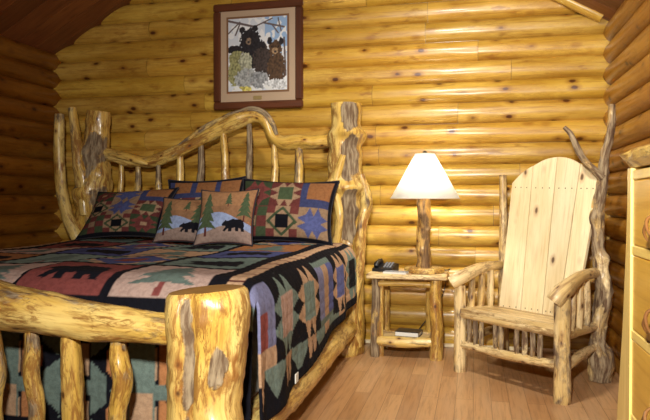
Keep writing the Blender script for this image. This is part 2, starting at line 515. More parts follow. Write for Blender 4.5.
def build_ceiling():
    mb = MB(); rnd = random.Random(4)
    bw = .20
    for side in (-1, 1):
        x0 = WL - .12 if side < 0 else WR + .12
        z0 = EAVE - SLOPE * .12
        x1 = RIDGE; z1 = ceil_h(RIDGE)
        y = WF - .1
        while y < WB + .05:
            yb = min(y + bw - .006, WB + .05)
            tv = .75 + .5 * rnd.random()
            sd = nseed()
            lowv = [Vector((x0, y, z0)), Vector((x1, y, z1)), Vector((x1, yb, z1)), Vector((x0, yb, z0))]
            n = Vector((-SLOPE if side < 0 else SLOPE, 0, 1)).normalized() * .03
            vs = lowv + [p + n for p in lowv]
            fs = [(0, 1, 2, 3), (4, 7, 6, 5), (0, 4, 5, 1), (1, 5, 6, 2), (2, 6, 7, 3), (3, 7, 4, 0)]
            if side > 0: fs = [tuple(reversed(f)) for f in fs]
            fs = [tuple(reversed(f)) for f in fs]
            lc = [(p.y + sd, p.z * .1 + sd, p.x + sd) for p in vs]
            mb.add(vs, fs, lc=lc, col=[(tv, tv, tv)] * 8, smooth=False)
            y += bw
        n = Vector((-SLOPE if side < 0 else SLOPE, 0, 1)).normalized() * .032
        n2 = n * 2
        a = [Vector((x0, WF - .15, z0)), Vector((x1, WF - .15, z1)), Vector((x1, WB + .1, z1)), Vector((x0, WB + .1, z0))]
        vs = [p + n for p in a] + [p + n2 for p in a]
        mb.add(vs, [(0, 1, 2, 3), (7, 6, 5, 4), (0, 4, 5, 1), (1, 5, 6, 2), (2, 6, 7, 3), (3, 7, 4, 0)], col=[(.25, .25, .25)] * 8, smooth=False)
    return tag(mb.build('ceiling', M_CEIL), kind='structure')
build_ceiling()
# log trim that follows the ceiling slope down to the right-hand corner
mb = MB()
tube(mb, [(WR - .75, WB - .03, ceil_h(WR - .75) + .0), (WR - .02, WB - .03, EAVE + .01)], [.045, .045], seg=12, step=.05, bark=.05)
tag(mb.build('trim_1', M_WALL), kind='structure')

mb = MB(); box(mb, (WL, WB - .012, 0), (WR - .0, WB + .03, .028), bev=.006, axis=0)
tag(mb.build('baseboard_back', M_SLAT), kind='structure')

# ------------------------------------------------------------------ the log bed
BX = -1.89; HW = 1.017; HY = 4.55; FY = 2.0
XR = BX + HW; XL = BX - HW
bed = thing('log_bed', (BX, 3.27, 0), 'large bed of peeled knotty logs with an arched headboard and thick burled posts', 'bed')
WM = [M_LOG, M_CUT]

# right headboard post with grey weathered inlay and twisting strands
mb = MB()
tube(mb, [(XR - .03, HY, 0), (XR - .01, HY, .45), (XR - .03, HY, .9), (XR - .03, HY, 1.35), (XR - .03, HY, 1.795)], [.135, .11, .105, .11, .108], seg=36, step=.018,
     bark=.10, capmat=1, lump=.12, rough=.08,
     bumps=[(1.56, 80, .055, .05, 40), (1.55, -60, .04, .06, 35), (1.38, -75, .03, .08, 40), (1.585, 15, .05, .03, 45), (1.20, 80, .06, .06, 40), (1.19, 20, .045, .035, 50), (1.2, -50, .05, .07, 45), (1.03, 75, .03, .04, 30), (1.42, 60, .02, .03, 30), (.8, 60, .02, .07, 40), (.5, -50, .04, .1, 40), (.02, 10, .05, .12, 40), (.02, -70, .05, .12, 50)],
     patches=[(1.71, 30, .10, 30, .75), (1.40, 22, .15, 28, .72), (.98, 25, .17, 32, .72), (.55, 20, .14, 30, .72)])
mb.build('headboard_post', WM, bed)
mb = MB()
tube(mb, [(XR + .09, HY - .07, 1.28), (XR + .13, HY - .05, 1.1), (XR + .10, HY - .09, .9), (XR + .075, HY - .08, .60), (XR + .045, HY - .11, .35), (XR + .055, HY - .06, .06)], [.03, .04, .036, .042, .036, .05],
     seg=16, bark=.15, lump=.2, bumps=[(.2, 0, .03, .04, 50), (.5, 90, .02, .05, 60)])
mb.build('headboard_branch', WM, bed)
mb = MB()
tube(mb, [(XR - .03, HY - .11, 1.42), (XR - .085, HY - .095, 1.2), (XR - .05, HY - .12, .98), (XR - .09, HY - .09, .7), (XR - .04, HY - .11, .4), (XR - .07, HY - .06, .05)], [.022, .032, .028, .036, .035, .05],
     seg=16, bark=.08, lump=.2)
mb.build('headboard_branch', WM, bed)

# left headboard post
mb = MB()
tube(mb, [(XL, HY, 0), (XL - .01, HY, .5), (XL - .035, HY, 1.0), (XL - .03, HY, 1.3), (XL - .015, HY, 1.55), (XL + .005, HY, 1.80)], [.14, .13, .13, .125, .10, .092], seg=32, step=.018,
     bark=.13, capmat=1, lump=.15, rough=.1,
     bumps=[(1.45, -40, .05, .07, 45), (1.3, 50, .035, .07, 45), (1.15, -30, .05, .08, 45), (1.02, 60, .03, .06, 40), (.9, -60, .04, .07, 45)],
     patches=[(1.24, -35, .05, 18, .9), (1.5, 30, .12, 45, .42), (1.1, 50, .1, 30, .42), (1.35, -10, .06, 30, .4)])
mb.build('headboard_post', WM, bed)
mb = MB()
tube(mb, [atY(59.5, 114, 4.45), atY(59, 147, 4.45), atY(60.5, 180, 4.44), atY(66, 210, 4.42), atY(78, 240, 4.42)], [.036, .042, .045, .045, .05], seg=16, bark=.17, lump=.2, capmat=1)
mb.build('headboard_branch', WM, bed)
mb = MB()
tube(mb, [atY(72.5, 108, 4.47), atY(75, 130, 4.46), atY(78, 152, 4.44), atY(83, 180, 4.45), atY(86, 215, 4.45)], [.034, .038, .05, .06, .05], seg=16, bark=.17, lump=.2, capmat=1)
mb.build('headboard_branch', WM, bed)

# arched top rail
mb = MB()
rail = [(96, 151, .05), (112, 155, .048), (128, 159, .047), (147, 162, .045), (162, 158, .046), (178, 152, .05), (195, 143, .052), (212, 133, .054), (228, 125, .055), (243, 119, .055),
        (254, 116, .05), (263, 119, .045), (268, 127, .042), (273, 138, .046), (284, 143, .05), (300, 142, .052), (318, 142, .05), (334, 141, .047)]
tube(mb, [atY(a, b, HY) for a, b, r in rail], [r for a, b, r in rail], seg=22, bark=.17, lump=.22, rough=.14, ref=(0, -1, 0), capmat=1,
     bumps=[(1.25, -20, .02, .08, 60), (.3, 60, .02, .06, 60)])
mb.build('headboard_rail', WM, bed)
mb = MB()     # the split strand riding on the arch
st_ = [(178, 146, .012), (190, 138, .018), (206, 127, .02), (222, 119, .02), (238, 113, .022), (252, 109.5, .024), (264, 113, .024), (272, 123, .02), (277, 135, .014)]
tube(mb, [atY(a, b, HY - .02) for a, b, r in st_], [r for a, b, r in st_], seg=12, bark=.34, lump=.2, rough=.14)
mb.build('rail_strand', WM, bed)
mb = MB()
tube(mb, [atY(104, 152, HY - .035), atY(122, 156, HY - .05), atY(136, 160, HY - .05), atY(148, 164, HY - .04)], [.02, .03, .028, .012], seg=12, bark=.12, lump=.25)
mb.build('rail_strand', WM, bed)
# low rail hidden behind the pillows
mb = MB(); tube(mb, [(XL, HY, .84), (BX, HY, .83), (XR, HY, .84)], [.05, .055, .05], seg=16, bark=.1)
mb.build('headboard_rail', WM, bed)
for (xa, ya, xb, yb, r, b) in [(121, 156, 122, 222, .022, .15), (138, 160, 139, 222, .024, .30), (158, 159, 159, 222, .022, .36), (180, 152, 181, 222, .030, .05),
                               (201, 140, 202, 222, .026, .5), (223, 126, 229, 222, .030, .15), (249, 117, 251, 222, .022, .42), (274, 140, 276.5, 222, .026, .06), (299, 142, 300, 222, .032, .30)]:
    mb = MB()
    t_, b_ = atY(xa, ya, HY), atY(xb, yb, HY)
    b_.z = .84
    m_ = t_.lerp(b_, .5) + Vector((random.Random(xa).uniform(-.015, .015), 0, 0))
    q_ = t_.lerp(b_, .3)
    tube(mb, [t_, q_, m_, b_], [r * .8, r, r * 1.12, r], seg=14, bark=b, lump=.2, rough=.12)
    mb.build('headboard_spindle', WM, bed)

# footboard
def footpost(cx, mir, name='footboard_post'):
    mb = MB()
    s = -1 if mir else 1
    tube(mb, [(cx, FY, 0), (cx + .005, FY, .2), (cx - .01, FY, .42), (cx, FY, .62), (cx + .002, FY, .76), (cx, FY, .80)], [.148, .138, .125, .131, .138, .128], seg=48, step=.012, capmat=1,
         bark=.06, lump=.08, rough=.05,
         bumps=[(.36, 45, .035, .06, 26), (.55, -2, -.030, .40, 7), (.2, -2, -.025, .25, 7), (.55, -24, .012, .4, 14), (.62, 70, .02, .14, 24), (.72, 30, .012, .05, 60), (.5, 60, .012, .04, 20)],
         patches=[(.57, 40, .065, 13, .56), (.60, -6, .2, 7, .56), (.28, -10, .12, 8, .6)])
    mb.build(name, WM, bed)
footpost(XR, False); footpost(XL, True)
mb = MB()
fr = [(-1.00, .655, .052), (-1.12, .662, .058), (-1.25, .672, .066), (-1.40, .684, .072), (-1.55, .70, .078), (-1.68, .72, .086), (-1.78, .745, .088), (-1.89, .775, .085)]
fr2 = fr + [(2 * BX - x, z, r) for x, z, r in reversed(fr[:-1])]
fr2 = [(-.93, .652, .048)] + fr2 + [(2 * BX + .93, .652, .048)]
tube(mb, [(x, FY, z) for x, z, r in fr2], [r for x, z, r in fr2], seg=32, bark=.19, lump=.16, rough=.07, capmat=1, ref=(0, -1, 0),
     bumps=[(.62, 20, .02, .12, 50)])
mb.build('footboard_rail', WM, bed)
mb = MB(); tube(mb, [(XR, FY, .20), (BX, FY, .19), (XL, FY, .20)], [.06, .065, .06], seg=18, bark=.12)
mb.build('footboard_rail', WM, bed)
for i, (px, r, b, wob) in enumerate([(117, .032, .24, .012), (69, .037, .10, .0), (31, .029, .20, -.01), (-8, .031, .16, .01)]):
    p = atY(px, 380, FY)
    zt = .70 if i > 1 else .66
    for k, x in enumerate((p.x, 2 * BX - p.x)):
        mb = MB()
        tube(mb, [(x, FY + .02, .19), (x - wob, FY + .02, .35), (x + wob, FY + .015, .46), (x, FY + .01, .56), (x, FY, zt)],
             [r * .95, r, r * 1.06, r * .98, r * .6], seg=20, bark=b, lump=.2, rough=.09, bumps=[(.33, 20, .012, .03, 50)] if i == 0 else [])
        mb.build('footboard_spindle', WM, bed)
# side rails
for x in (XR, XL):
    mb = MB()
    tube(mb, [(x - .0, FY, .19), (x + (.012 if x == XR else -.012), 2.9, .19), (x, 3.7, .195), (x, HY, .20)], [.07, .085, .085, .075], seg=24, step=.04, bark=.06, lump=.08)
    mb.build('side_rail', WM, bed)
mb = MB()
for y in (2.5, 3.3, 4.1):
    box(mb, (XL, y - .04, .12), (XR, y + .04, .16), axis=0)
mb.build('slat_support', M_PALE, bed)

# mattress, under the quilt
mb = MB(); box(mb, (XL + .10, 2.40, .162), (XR - .10, 4.40, .735), bev=.05)
mb.build('mattress', M_MATTR, bed)

# ------------------------------------------------------------------ patchwork patterns
BLK = np.array((.006, .006, .010)); TAN = np.array((.36, .23, .14)); MAR = np.array((.17, .045, .040)); TEA = np.array((.115, .155, .135))
BLU = np.array((.055, .065, .165)); RUST = np.array((.27, .115, .045)); GRN = np.array((.05, .07, .035)); SKY = np.array((.22, .27, .42)); PINK = np.array((.35, .245, .205)); LAV = np.array((.15, .155, .26))
for _c in (TAN, MAR, TEA, BLU, RUST, GRN, SKY, PINK, LAV): _c *= 1.25
def poly_in(px, py, poly):
    ins = np.zeros(px.shape, bool); n = len(poly)
    for i in range(n):
        x1, y1 = poly[i]; x2, y2 = poly[(i + 1) % n]
        c = ((y1 > py) != (y2 > py)) & (px < (x2 - x1) * (py - y1) / ((y2 - y1) if y2 != y1 else 1e-9) + x1)
        ins ^= c
    return ins
BEAR = [(-.95, .02), (-.9, .18), (-.72, .32), (-.66, .45), (-.56, .36), (-.35, .42), (-.1, .56), (.25, .50), (.6, .52), (.85, .36), (.95, .05), (.92, -.2), (.98, -.5), (.72, -.5), (.66, -.25),
        (.5, -.22), (.48, -.5), (.22, -.5), (.2, -.18), (-.1, -.2), (-.12, -.5), (-.38, -.5), (-.4, -.22), (-.52, -.3), (-.68, -.5), (-.86, -.44), (-.62, -.08), (-.75, -.02), (-.9, -.05)]
BEARQ = [(x, y if y > -.25 else -.25 + (y + .25) * .55) for x, y in BEAR]
TREE = [(0, 1), (-.22, .62), (-.12, .64), (-.38, .3), (-.2, .32), (-.52, -.04), (-.28, 0), (-.66, -.42), (-.3, -.36), (-.8, -.72), (-.1, -.62), (.1, -.62), (.8, -.72), (.3, -.36), (.66, -.42), (.28, 0), (.52, -.04), (.2, .32), (.38, .3), (.12, .64), (.22, .62)]
TRUNK = [(-.07, -.6), (.07, -.6), (.09, -1), (-.09, -1)]

def star(u, v, bg, pt, ctr, sq=None):
    """eight-pointed patchwork star in a cell, u,v in -1..1"""
    c = np.empty(u.shape + (3,)); c[:] = bg
    au, av = np.abs(u), np.abs(v)
    if sq is not None: c[(au > .5) & (av > .5)] = sq
    ray1 = (av >= .4) & (au < .5) & (au < (1 - av) * .9)
    ray2 = (au >= .4) & (av < .5) & (av < (1 - au) * .9)
    c[ray1 | ray2] = pt
    c[(au < .5) & (av < .5)] = pt
    c[(au < .3) & (av < .3)] = ctr
    return c

def quilt_color(s, t, hem_s, hem_t):
    """s across from the bed's middle (+ right), t from the foot edge towards the head (negative = hanging at the foot)"""
    N = s.shape; c = np.empty(N + (3,)); c[:] = BLK
    P = .455; W2 = P * 2; sash = .022
    a = np.abs(s)
    T0 = -.21; tt = t - T0; inn = (a < W2 + sash / 2) & (tt > 0)
    ci = np.clip(np.floor((s + W2) / P).astype(int), 0, 3); ri = np.floor(tt / (P * .97)).astype(int)
    u = ((s + W2) / P - ci) * 2 - 1; v = (tt / (P * .97) - ri) * 2 - 1
    cell = inn & (np.abs(u) < .90) & (np.abs(v) < .90) & (a < W2)
    bgs = [[TEA, PINK, MAR, PINK], [RUST, TEA * 1.3, PINK, TEA], [PINK, BLU, TAN, BLU], [MAR, PINK, TEA, RUST], [TEA, MAR, BLU, PINK], [PINK, TEA, TAN, MAR]]
    kind = [['b', 't', 'b', 't'], ['b', 't', 's', 'b'], ['t', 'b', 't', 'b'], ['b', 's', 'b', 't'], ['t', 'b', 't', 's'], ['b', 't', 's', 'b']]
    for r in range(6):
        for k in range(4):
            m = cell & (ci == k) & (ri == r)
            if not m.any(): continue
            c[m] = bgs[r][k]
            uu, vv = u[m], v[m]; cc = c[m]
            if kind[r][k] == 'b':
                cc[poly_in(uu / .68, (vv + .12) / 1.0, BEARQ)] = BLK * 1.2
            elif kind[r][k] == 't':
                cc[poly_in(uu / .85, vv / .85, TREE)] = TEA * .8
                cc[poly_in(uu / .85, vv / .85, TRUNK)] = MAR
            else:
                cc = star(uu, vv, TAN, BLU, MAR, TEA)
            c[m] = cc
    # tan band running round the top
    band = (((a > W2 + .05) & (a < W2 + .115)) & (t > -.25))
    c[band] = TAN * 1.1
    tick = band & (np.abs(((t / .16) % 1) - .5) < .045) & (a > W2 + .05)
    c[tick] = MAR * .5
    # hanging side panels
    q = .36
    side = (a > W2 + .165) & (t > -.3) & (a < hem_s - .045)
    yy = (a - (W2 + .165)) / .35; xx = (t + .36 * 7 + .12) / .38
    c[side] = patch(xx, yy)[side]
    foot = (t < -.31) & (t > -hem_t + .03) & (a < W2 + .1)
    yy = (-t - .33) / .23; xx = (s + 10 * .3) / .3 + .33
    c[foot] = patch2(xx, yy)[foot]
    return c

def patch(xx, yy):
    i = np.floor(xx).astype(int); u = (xx - i) * 2 - 1; v = yy * 2 - 1
    c = np.empty(xx.shape + (3,)); c[:] = BLK
    au, av = np.abs(u), np.abs(v)
    def bigstar(ray, ctr, bg):
        cc = np.empty(u.shape + (3,)); cc[:] = bg
        m = ((av > .42) & (au < .62 - .55 * (av - .42)) & (np.abs(au - .28) < .34 - .5 * (av - .42))) | ((au > .42) & (np.abs(av - .28) < .34 - .5 * (au - .42)))
        cc[m] = ray; cc[(au < .52) & (av < .52)] = ctr
        return cc
    tiles = [bigstar(TEA * 1.2, PINK * 1.15, BLK), bigstar(TAN, TEA * 1.25, BLK), None, bigstar(TAN, BLU * 1.6, BLK), bigstar(TEA, BLK, TAN), bigstar(TAN, BLU, BLK), None]
    st = np.empty(u.shape + (3,)); st[:] = LAV; st[u > -.3] = TAN * .9; st[u > .35] = BLU * 1.4; st[(av > .8)] = TEA
    tiles[2] = st
    s2 = np.empty(u.shape + (3,)); s2[:] = LAV; s2[au < .5] = MAR * 1.1; s2[(au < .5) & (v > .4)] = TAN; s2[(u > .5)] = TEA * 1.1
    s2[:] = LAV; s2[u < -.2] = TEA; s2[(u > .1) & (u < .6) & (v > -.3)] = MAR * 1.2; s2[(v > .55) & (u > -.2)] = TAN
    tiles[6] = s2
    for k in range(7):
        m = (i % 7) == k
        c[m] = tiles[k][m]
    low = yy > 1.0
    c[low] = BLK
    ul = ((xx + .5) % 1) * 2 - 1
    w = low & (np.abs(ul) < .75 - (yy - 1.0) * 1.9)
    c[w] = TEA * 1.1
    w2 = low & (np.abs(np.abs(ul) - .8) < .22 - (yy - 1.0) * .5)
    c[w2] = TAN * .95
    return c

def patch2(xx, yy):
    i = np.floor(xx).astype(int); u = (xx - i) * 2 - 1; v = (yy % 1) * 2 - 1
    c = np.empty(xx.shape + (3,)); c[:] = BLK
    au, av = np.abs(u), np.abs(v)
    odd = (i % 2) == 0
    c[(au < .42) & (av < .55)] = TAN * .9
    c[odd & (au < .35)] = TEA
    c[~odd & (au > .5) & (av > au - .45)] = TEA * .9
    c[odd & (au > .45) & (av < 1.35 - au)] = RUST * 1.2
    c[(np.abs(v) > .72) & (np.abs(((xx * 2) % 1) - .5) < .9 * (np.abs(v) - .72) + .12)] = TEA * .9
    c[(yy > 1.0) & (au < .3)] = TAN
    return c

# ------------------------------------------------------------------ the quilt
def build_quilt():
    g = .0085
    W = .985                         # half width of the flat top
    TOP = .795; FE = 2.45
    Lt = 4.36 - FE                   # top length
    hs = .02
    smax = W + .66; tmin = -.72
    ss = np.arange(-smax, smax + g, g); ts = np.arange(tmin, Lt, g)
    S, T = np.meshgrid(ss, ts, indexing='ij')
    ys = np.clip(T / Lt, 0, 1)
    hem = (W + .635) - .19 * ys                      # hem rises towards the head
    def bend(e, rr):                                 # arc-length past an edge -> out, down
        L0 = rr * PI / 2
        out = np.where(e <= 0, e, np.where(e < L0, rr * np.sin(np.clip(e, 0, L0) / rr), rr + .03 * (e - L0)))
        dn = np.where(e <= 0, 0, np.where(e < L0, rr * (1 - np.cos(np.clip(e, 0, L0) / rr)), rr + (e - L0)))
        return out, dn
    rs = .13
    sS = np.sign(S); A = np.abs(S)
    # squash the side panel so it ends at the hem
    ex = np.where(A > W, (A - W) * (hem - W) / (smax - W), 0) + np.where(A > W, 0, A - W)
    ox, dx = bend(ex + .0, rs)
    oy, dy = bend(-T, .20)
    # flatten when overlapping corner
    X = BX + sS * (W + np.minimum(ox, .125 + 0.0 * ox) + .0)
    X = BX + sS * (W - .02 + ox)
    Y = FE + .02 - oy
    Z = TOP - np.power(np.power(dx, 3) + np.power(dy, 3), 1 / 3.)
    V = []; und = np.zeros(S.shape)
    P_ = .455
    # quilting puff + soft undulation, and folds along the hanging parts
    puff = .004 * np.abs(np.sin(S * PI / .0758)) ** .5 * np.abs(np.sin(T * PI / .0758)) ** .5
    und = .006 * np.sin(S * 5.1 + 1.3 * np.sin(T * 3.1)) * np.sin(T * 4.3 + .5) + .004 * np.sin(S * 11 + T * 7)
    Zt = Z + np.where((dx < .02) & (dy < .02), und + puff, puff * .3)
    fold = .012 * np.sin(T * 11 + 1.5 * np.sin(T * 4)) * np.clip(dx / .4, 0, 1)
    X = X + sS * (fold + puff * np.clip(dx * 5, 0, 1))
    fold2 = .012 * np.sin(S * 12 + 1.2 * np.sin(S * 3)) * np.clip(dy / .4, 0, 1)
    Y = Y - fold2 - puff * np.clip(dy * 5, 0, 1)
    # the panel lies outside the side rail
    # crown: the middle is a little lower / pillow end rises
    Zt = Zt + .012 * np.clip((T - 1.2) / .8, 0, 1) * (dx < .3)
    ni, nj = S.shape
    col = quilt_color(S * 1.0 + np.where(A > W, sS * (ex + W - A), 0), T, hem, .72)
    corner = (ex > .15) & (T < -.16)
    verts = np.stack([X, Y, Zt], -1).reshape(-1, 3)
    idx = np.arange(ni * nj).reshape(ni, nj)
    okv = ~corner
    okf = okv[:-1, :-1] & okv[1:, :-1] & okv[1:, 1:] & okv[:-1, 1:]
    q = np.stack([idx[:-1, :-1], idx[1:, :-1], idx[1:, 1:], idx[:-1, 1:]], -1)[okf]
    me = bpy.data.meshes.new('patchwork_quilt')
    used = np.unique(q); remap = -np.ones(ni * nj, int); remap[used] = np.arange(len(used))
    q = remap[q]; verts = verts[used]; cc = col.reshape(-1, 3)[used]
    lcv = np.stack([S, T, S * 0], -1).reshape(-1, 3)[used]
    me.vertices.add(len(verts)); me.vertices.foreach_set('co', verts.astype(np.float32).ravel())
    me.loops.add(q.size); me.loops.foreach_set('vertex_index', q.ravel().astype(np.int32))
    me.polygons.add(len(q)); me.polygons.foreach_set('loop_start', np.arange(0, q.size, 4, dtype=np.int32))
    me.polygons.foreach_set('loop_total', np.full(len(q), 4, dtype=np.int32))
    me.polygons.foreach_set('use_smooth', np.ones(len(q), bool))
    me.update(calc_edges=True); me.validate()
    a = me.attributes.new('lc', 'FLOAT_VECTOR', 'POINT'); a.data.foreach_set('vector', lcv.astype(np.float32).ravel())
    c = me.attributes.new('tint', 'FLOAT_COLOR', 'POINT'); c4 = np.ones((len(verts), 4), np.float32); c4[:, :3] = cc
    c.data.foreach_set('color', c4.ravel())
    me.materials.append(M_FAB)
    o = bpy.data.objects.new('patchwork_quilt', me); scene.collection.objects.link(o)
    md = o.modifiers.new('thickness', 'SOLIDIFY'); md.thickness = .012; md.offset = -1
    return tag(o, 'patchwork quilt with black bears and trees in maroon, teal and tan blocks on the bed', 'quilt')
quilt = build_quilt()
tp = atX(297, 378, -.758)
mb = MB(); box(mb, (tp.x - .004, tp.y - .022, tp.z - .02), (tp.x + .001, tp.y + .022, tp.z + .022), bev=.001)
tag(mb.build('care_tag', M_WHITE, quilt), 'small white care tag at the hem')

# ------------------------------------------------------------------ pillows
def pillow(name, label, group, w, h, d, loc, lean, yaw, roll, colfn, flange=.0, res=110, seed=1):
    """stands on its lower edge at loc, leaning back"""
    root = bpy.data.objects.new(name, None)
    M = Matrix.Translation(loc) @ Matrix.Rotation(R(yaw), 4, 'Z') @ Matrix.Rotation(-R(lean), 4, 'X') @ Matrix.Rotation(R(roll), 4, 'Y')
    nx, ny = res, int(res * h / w)
    mb = MB()
    us = np.linspace(-1, 1, nx); vs_ = np.linspace(-1, 1, ny)
    U, V_ = np.meshgrid(us, vs_, indexing='ij')
    col = colfn(U, V_)
    def pos(u, v, side):
        fx = max(0, 1 - abs(u) ** 2.4) ** .55; fy = max(0, 1 - abs(v) ** 2.4) ** .55
        th = d / 2 * fx * fy
        pinch = 1 - .10 * (1 - v * v) * abs(u) ** 3
        pinch2 = 1 - .11 * (1 - u * u) * abs(v) ** 3
        n_ = noise.noise(Vector((u * 1.7 + seed * 3.3, v * 1.7, side)))
        x = u * w / 2 * pinch; z = v * h / 2 * pinch2 + h / 2
        th *= 1 + .25 * n_
        return Vector((x, -th if side == 0 else th, z))
    vf = []; cf = []; lf = []
    for side in (0, 1):
        for i in range(nx):
            for j in range(ny):
                vf.append(M @ pos(us[i], vs_[j], side)); cf.append(tuple(col[i, j]) if side == 0 else tuple(BLK * 2)); lf.append((us[i] * w / 2 + seed, vs_[j] * h / 2, side))
    fs = []
    for side in (0, 1):
        b = side * nx * ny
        for i in range(nx - 1):
            for j in range(ny - 1):
                f = (b + i * ny + j, b + (i + 1) * ny + j, b + (i + 1) * ny + j + 1, b + i * ny + j + 1)
                fs.append(f if side == 0 else tuple(reversed(f)))
    mb.add(vf, fs, lc=lf, col=cf)
    o = mb.build(name, M_FAB, None, origin=loc)
    tag(o, label, 'pillow', group)
    # piping round the seam
    pts = []
    n = 26
    for k in range(n): pts.append(pos(-1 + 2 * k / n, -1, 0))
    for k in range(n): pts.append(pos(1, -1 + 2 * k / n, 0))
    for k in range(n): pts.append(pos(1 - 2 * k / n, 1, 0))
    for k in range(n): pts.append(pos(-1, 1 - 2 * k / n, 0))
    pts.append(pts[0])
    mp = MB()
    tube(mp, [M @ p for p in pts], [.0055] * len(pts), seg=6, step=.03, lump=0, rough=0)
    pp = mp.build('piping', M_PIPE, o)
    bpy.data.objects.remove(root)
    return o

def sham_tile(k, u, v):
    au, av = np.abs(u), np.abs(v)
    cc = np.empty(u.shape + (3,)); cc[:] = BLK
    def st(ray, ctr, bg, core=None):
        c2 = np.empty(u.shape + (3,)); c2[:] = bg
        m = ((av > .4) & (np.abs(au - .28) < .32 - .5 * (av - .4))) | ((au > .4) & (np.abs(av - .28) < .32 - .5 * (au - .4)))
        c2[m] = ray; c2[(au < .5) & (av < .5)] = ctr
        if core is not None: c2[(au < .22) & (av < .22)] = core
        return c2
    if k == 'g': return st(TAN * .9, GRN * 1.2, MAR * .7)
    if k == 'u': return st(BLU * 1.3, BLU * 1.5, TAN * .75)
    if k == 'm': return st(MAR, MAR * .8, GRN * .8, TAN)
    if k == 'k':
        cc[:] = TAN * .85
        cc[(au > .5) & (av > .5)] = MAR * .8
        cc[(au + av > .75) & (au + av < 1.0) & ~((au > .5) & (av > .5))] = GRN
        cc[(au < .42) & (av < .42)] = BLK
        return cc
    if k == 'p':
        cc[:] = BLU * .75
        cc[(u > -.55) & (v > -.45)] = RUST * .95
        return cc
    if k == 'c':
        chk = ((np.floor((u + 1) * 1.5) + np.floor((v + 1) * 1.5)) % 2) == 0
        cc[:] = MAR * .8; cc[chk] = GRN; cc[(au < .3) & (av < .3)] = TAN * .8
        return cc
    cc[:] = TAN * .7; cc[np.abs(u) < .35] = BLU; cc[(u < -.7)] = MAR
    return cc

def sham_col(rows):
    def f(U, V):
        c = np.empty(U.shape + (3,)); c[:] = BLK
        au, av = np.abs(U), np.abs(V)
        inn = (au < .93) & (av < .90)
        nc = len(rows[0]); nr = len(rows)
        x = (U / .93 + 1) / 2 * nc; y = (1 - V / .90) / 2 * nr
        i = np.clip(np.floor(x).astype(int), 0, nc - 1); j = np.clip(np.floor(y).astype(int), 0, nr - 1)
        u = (x - i) * 2 - 1; v = -((y - j) * 2 - 1)
        for b, row in enumerate(rows):
            for a_, k in enumerate(row):
                m = inn & (i == a_) & (j == b)
                c[m] = sham_tile(k, u, v)[m] * .72  # darkened: the dimmer light on the shams is put into their colours
        return c
    return f

def scene_pillow(flip, second):
    def f(U, V):
        c = np.empty(U.shape + (3,)); c[:] = (.24, .125, .065)
        c[V > .3] = (.30, .155, .075)
        hill = V < -.15 + .22 * np.cos(U * 2.2 + .6)
        c[hill] = SKY * .9
        c[V < -.52 + .12 * np.sin(U * 3 + 1)] = PINK * .6
        for (cx, cy, sc_) in ((-.60, .05, .80), second, (.12, .55, .30)):
            uu = (U - cx) / (sc_ * .62); vv = (V - cy) / sc_
            c[poly_in(uu, vv, TREE)] = GRN
            c[poly_in(uu, vv, TRUNK)] = MAR * .4
        c[poly_in((U - .36) / .40, (V + .40) / .42, BEAR)] = BLK
        edge = (np.abs(U) > .97) | (np.abs(V) > .97)
        c[edge] = MAR * .6
        return c
    return f

SG = 'patchwork pillow shams against the headboard'
BZ = .804
def px_x(px, Y): return atY(px, 210, Y).x
pillow('pillow_sham', 'patchwork pillow sham at the left end of the headboard, leaning against the left log post', SG, .72, .45, .16, (px_x(116, 4.13), 4.13, BZ + .018), 38, -8, -3, sham_col(['mup', 'kug', 'ckm']), seed=1)
pillow('pillow_sham', 'patchwork pillow sham mostly hidden behind the two small bear cushions', SG, .62, .48, .12, (px_x(201, 4.34), 4.34, BZ), 17, 0, -2, sham_col(['ppp', 'gkm', 'cuk']), seed=2)
pillow('pillow_sham', 'patchwork pillow sham with blue star beside the right headboard post', SG,   .70, .48, .17, (px_x(281, 4.14), 4.15, BZ), 24, 3, 2, sham_col(['mgp', 'cku']), seed=3)
CG = 'small cushions with a black bear and trees'
pillow('throw_pillow', 'small rust cushion with a black bear and pines, the left one, partly overlapped', CG, .42, .34, .11, (px_x(179, 3.99), 4.0, BZ), 24, -4, 1, scene_pillow(0, (.62, .25, .75)), res=120, seed=4)
pillow('throw_pillow', 'small rust cushion with a black bear and tall pine, overlapping its left neighbour', CG, .40, .40, .12, (px_x(222, 3.86), 3.87, BZ), 24, 2, -1, scene_pillow(1, (.70, .32, .58)), res=120, seed=5)

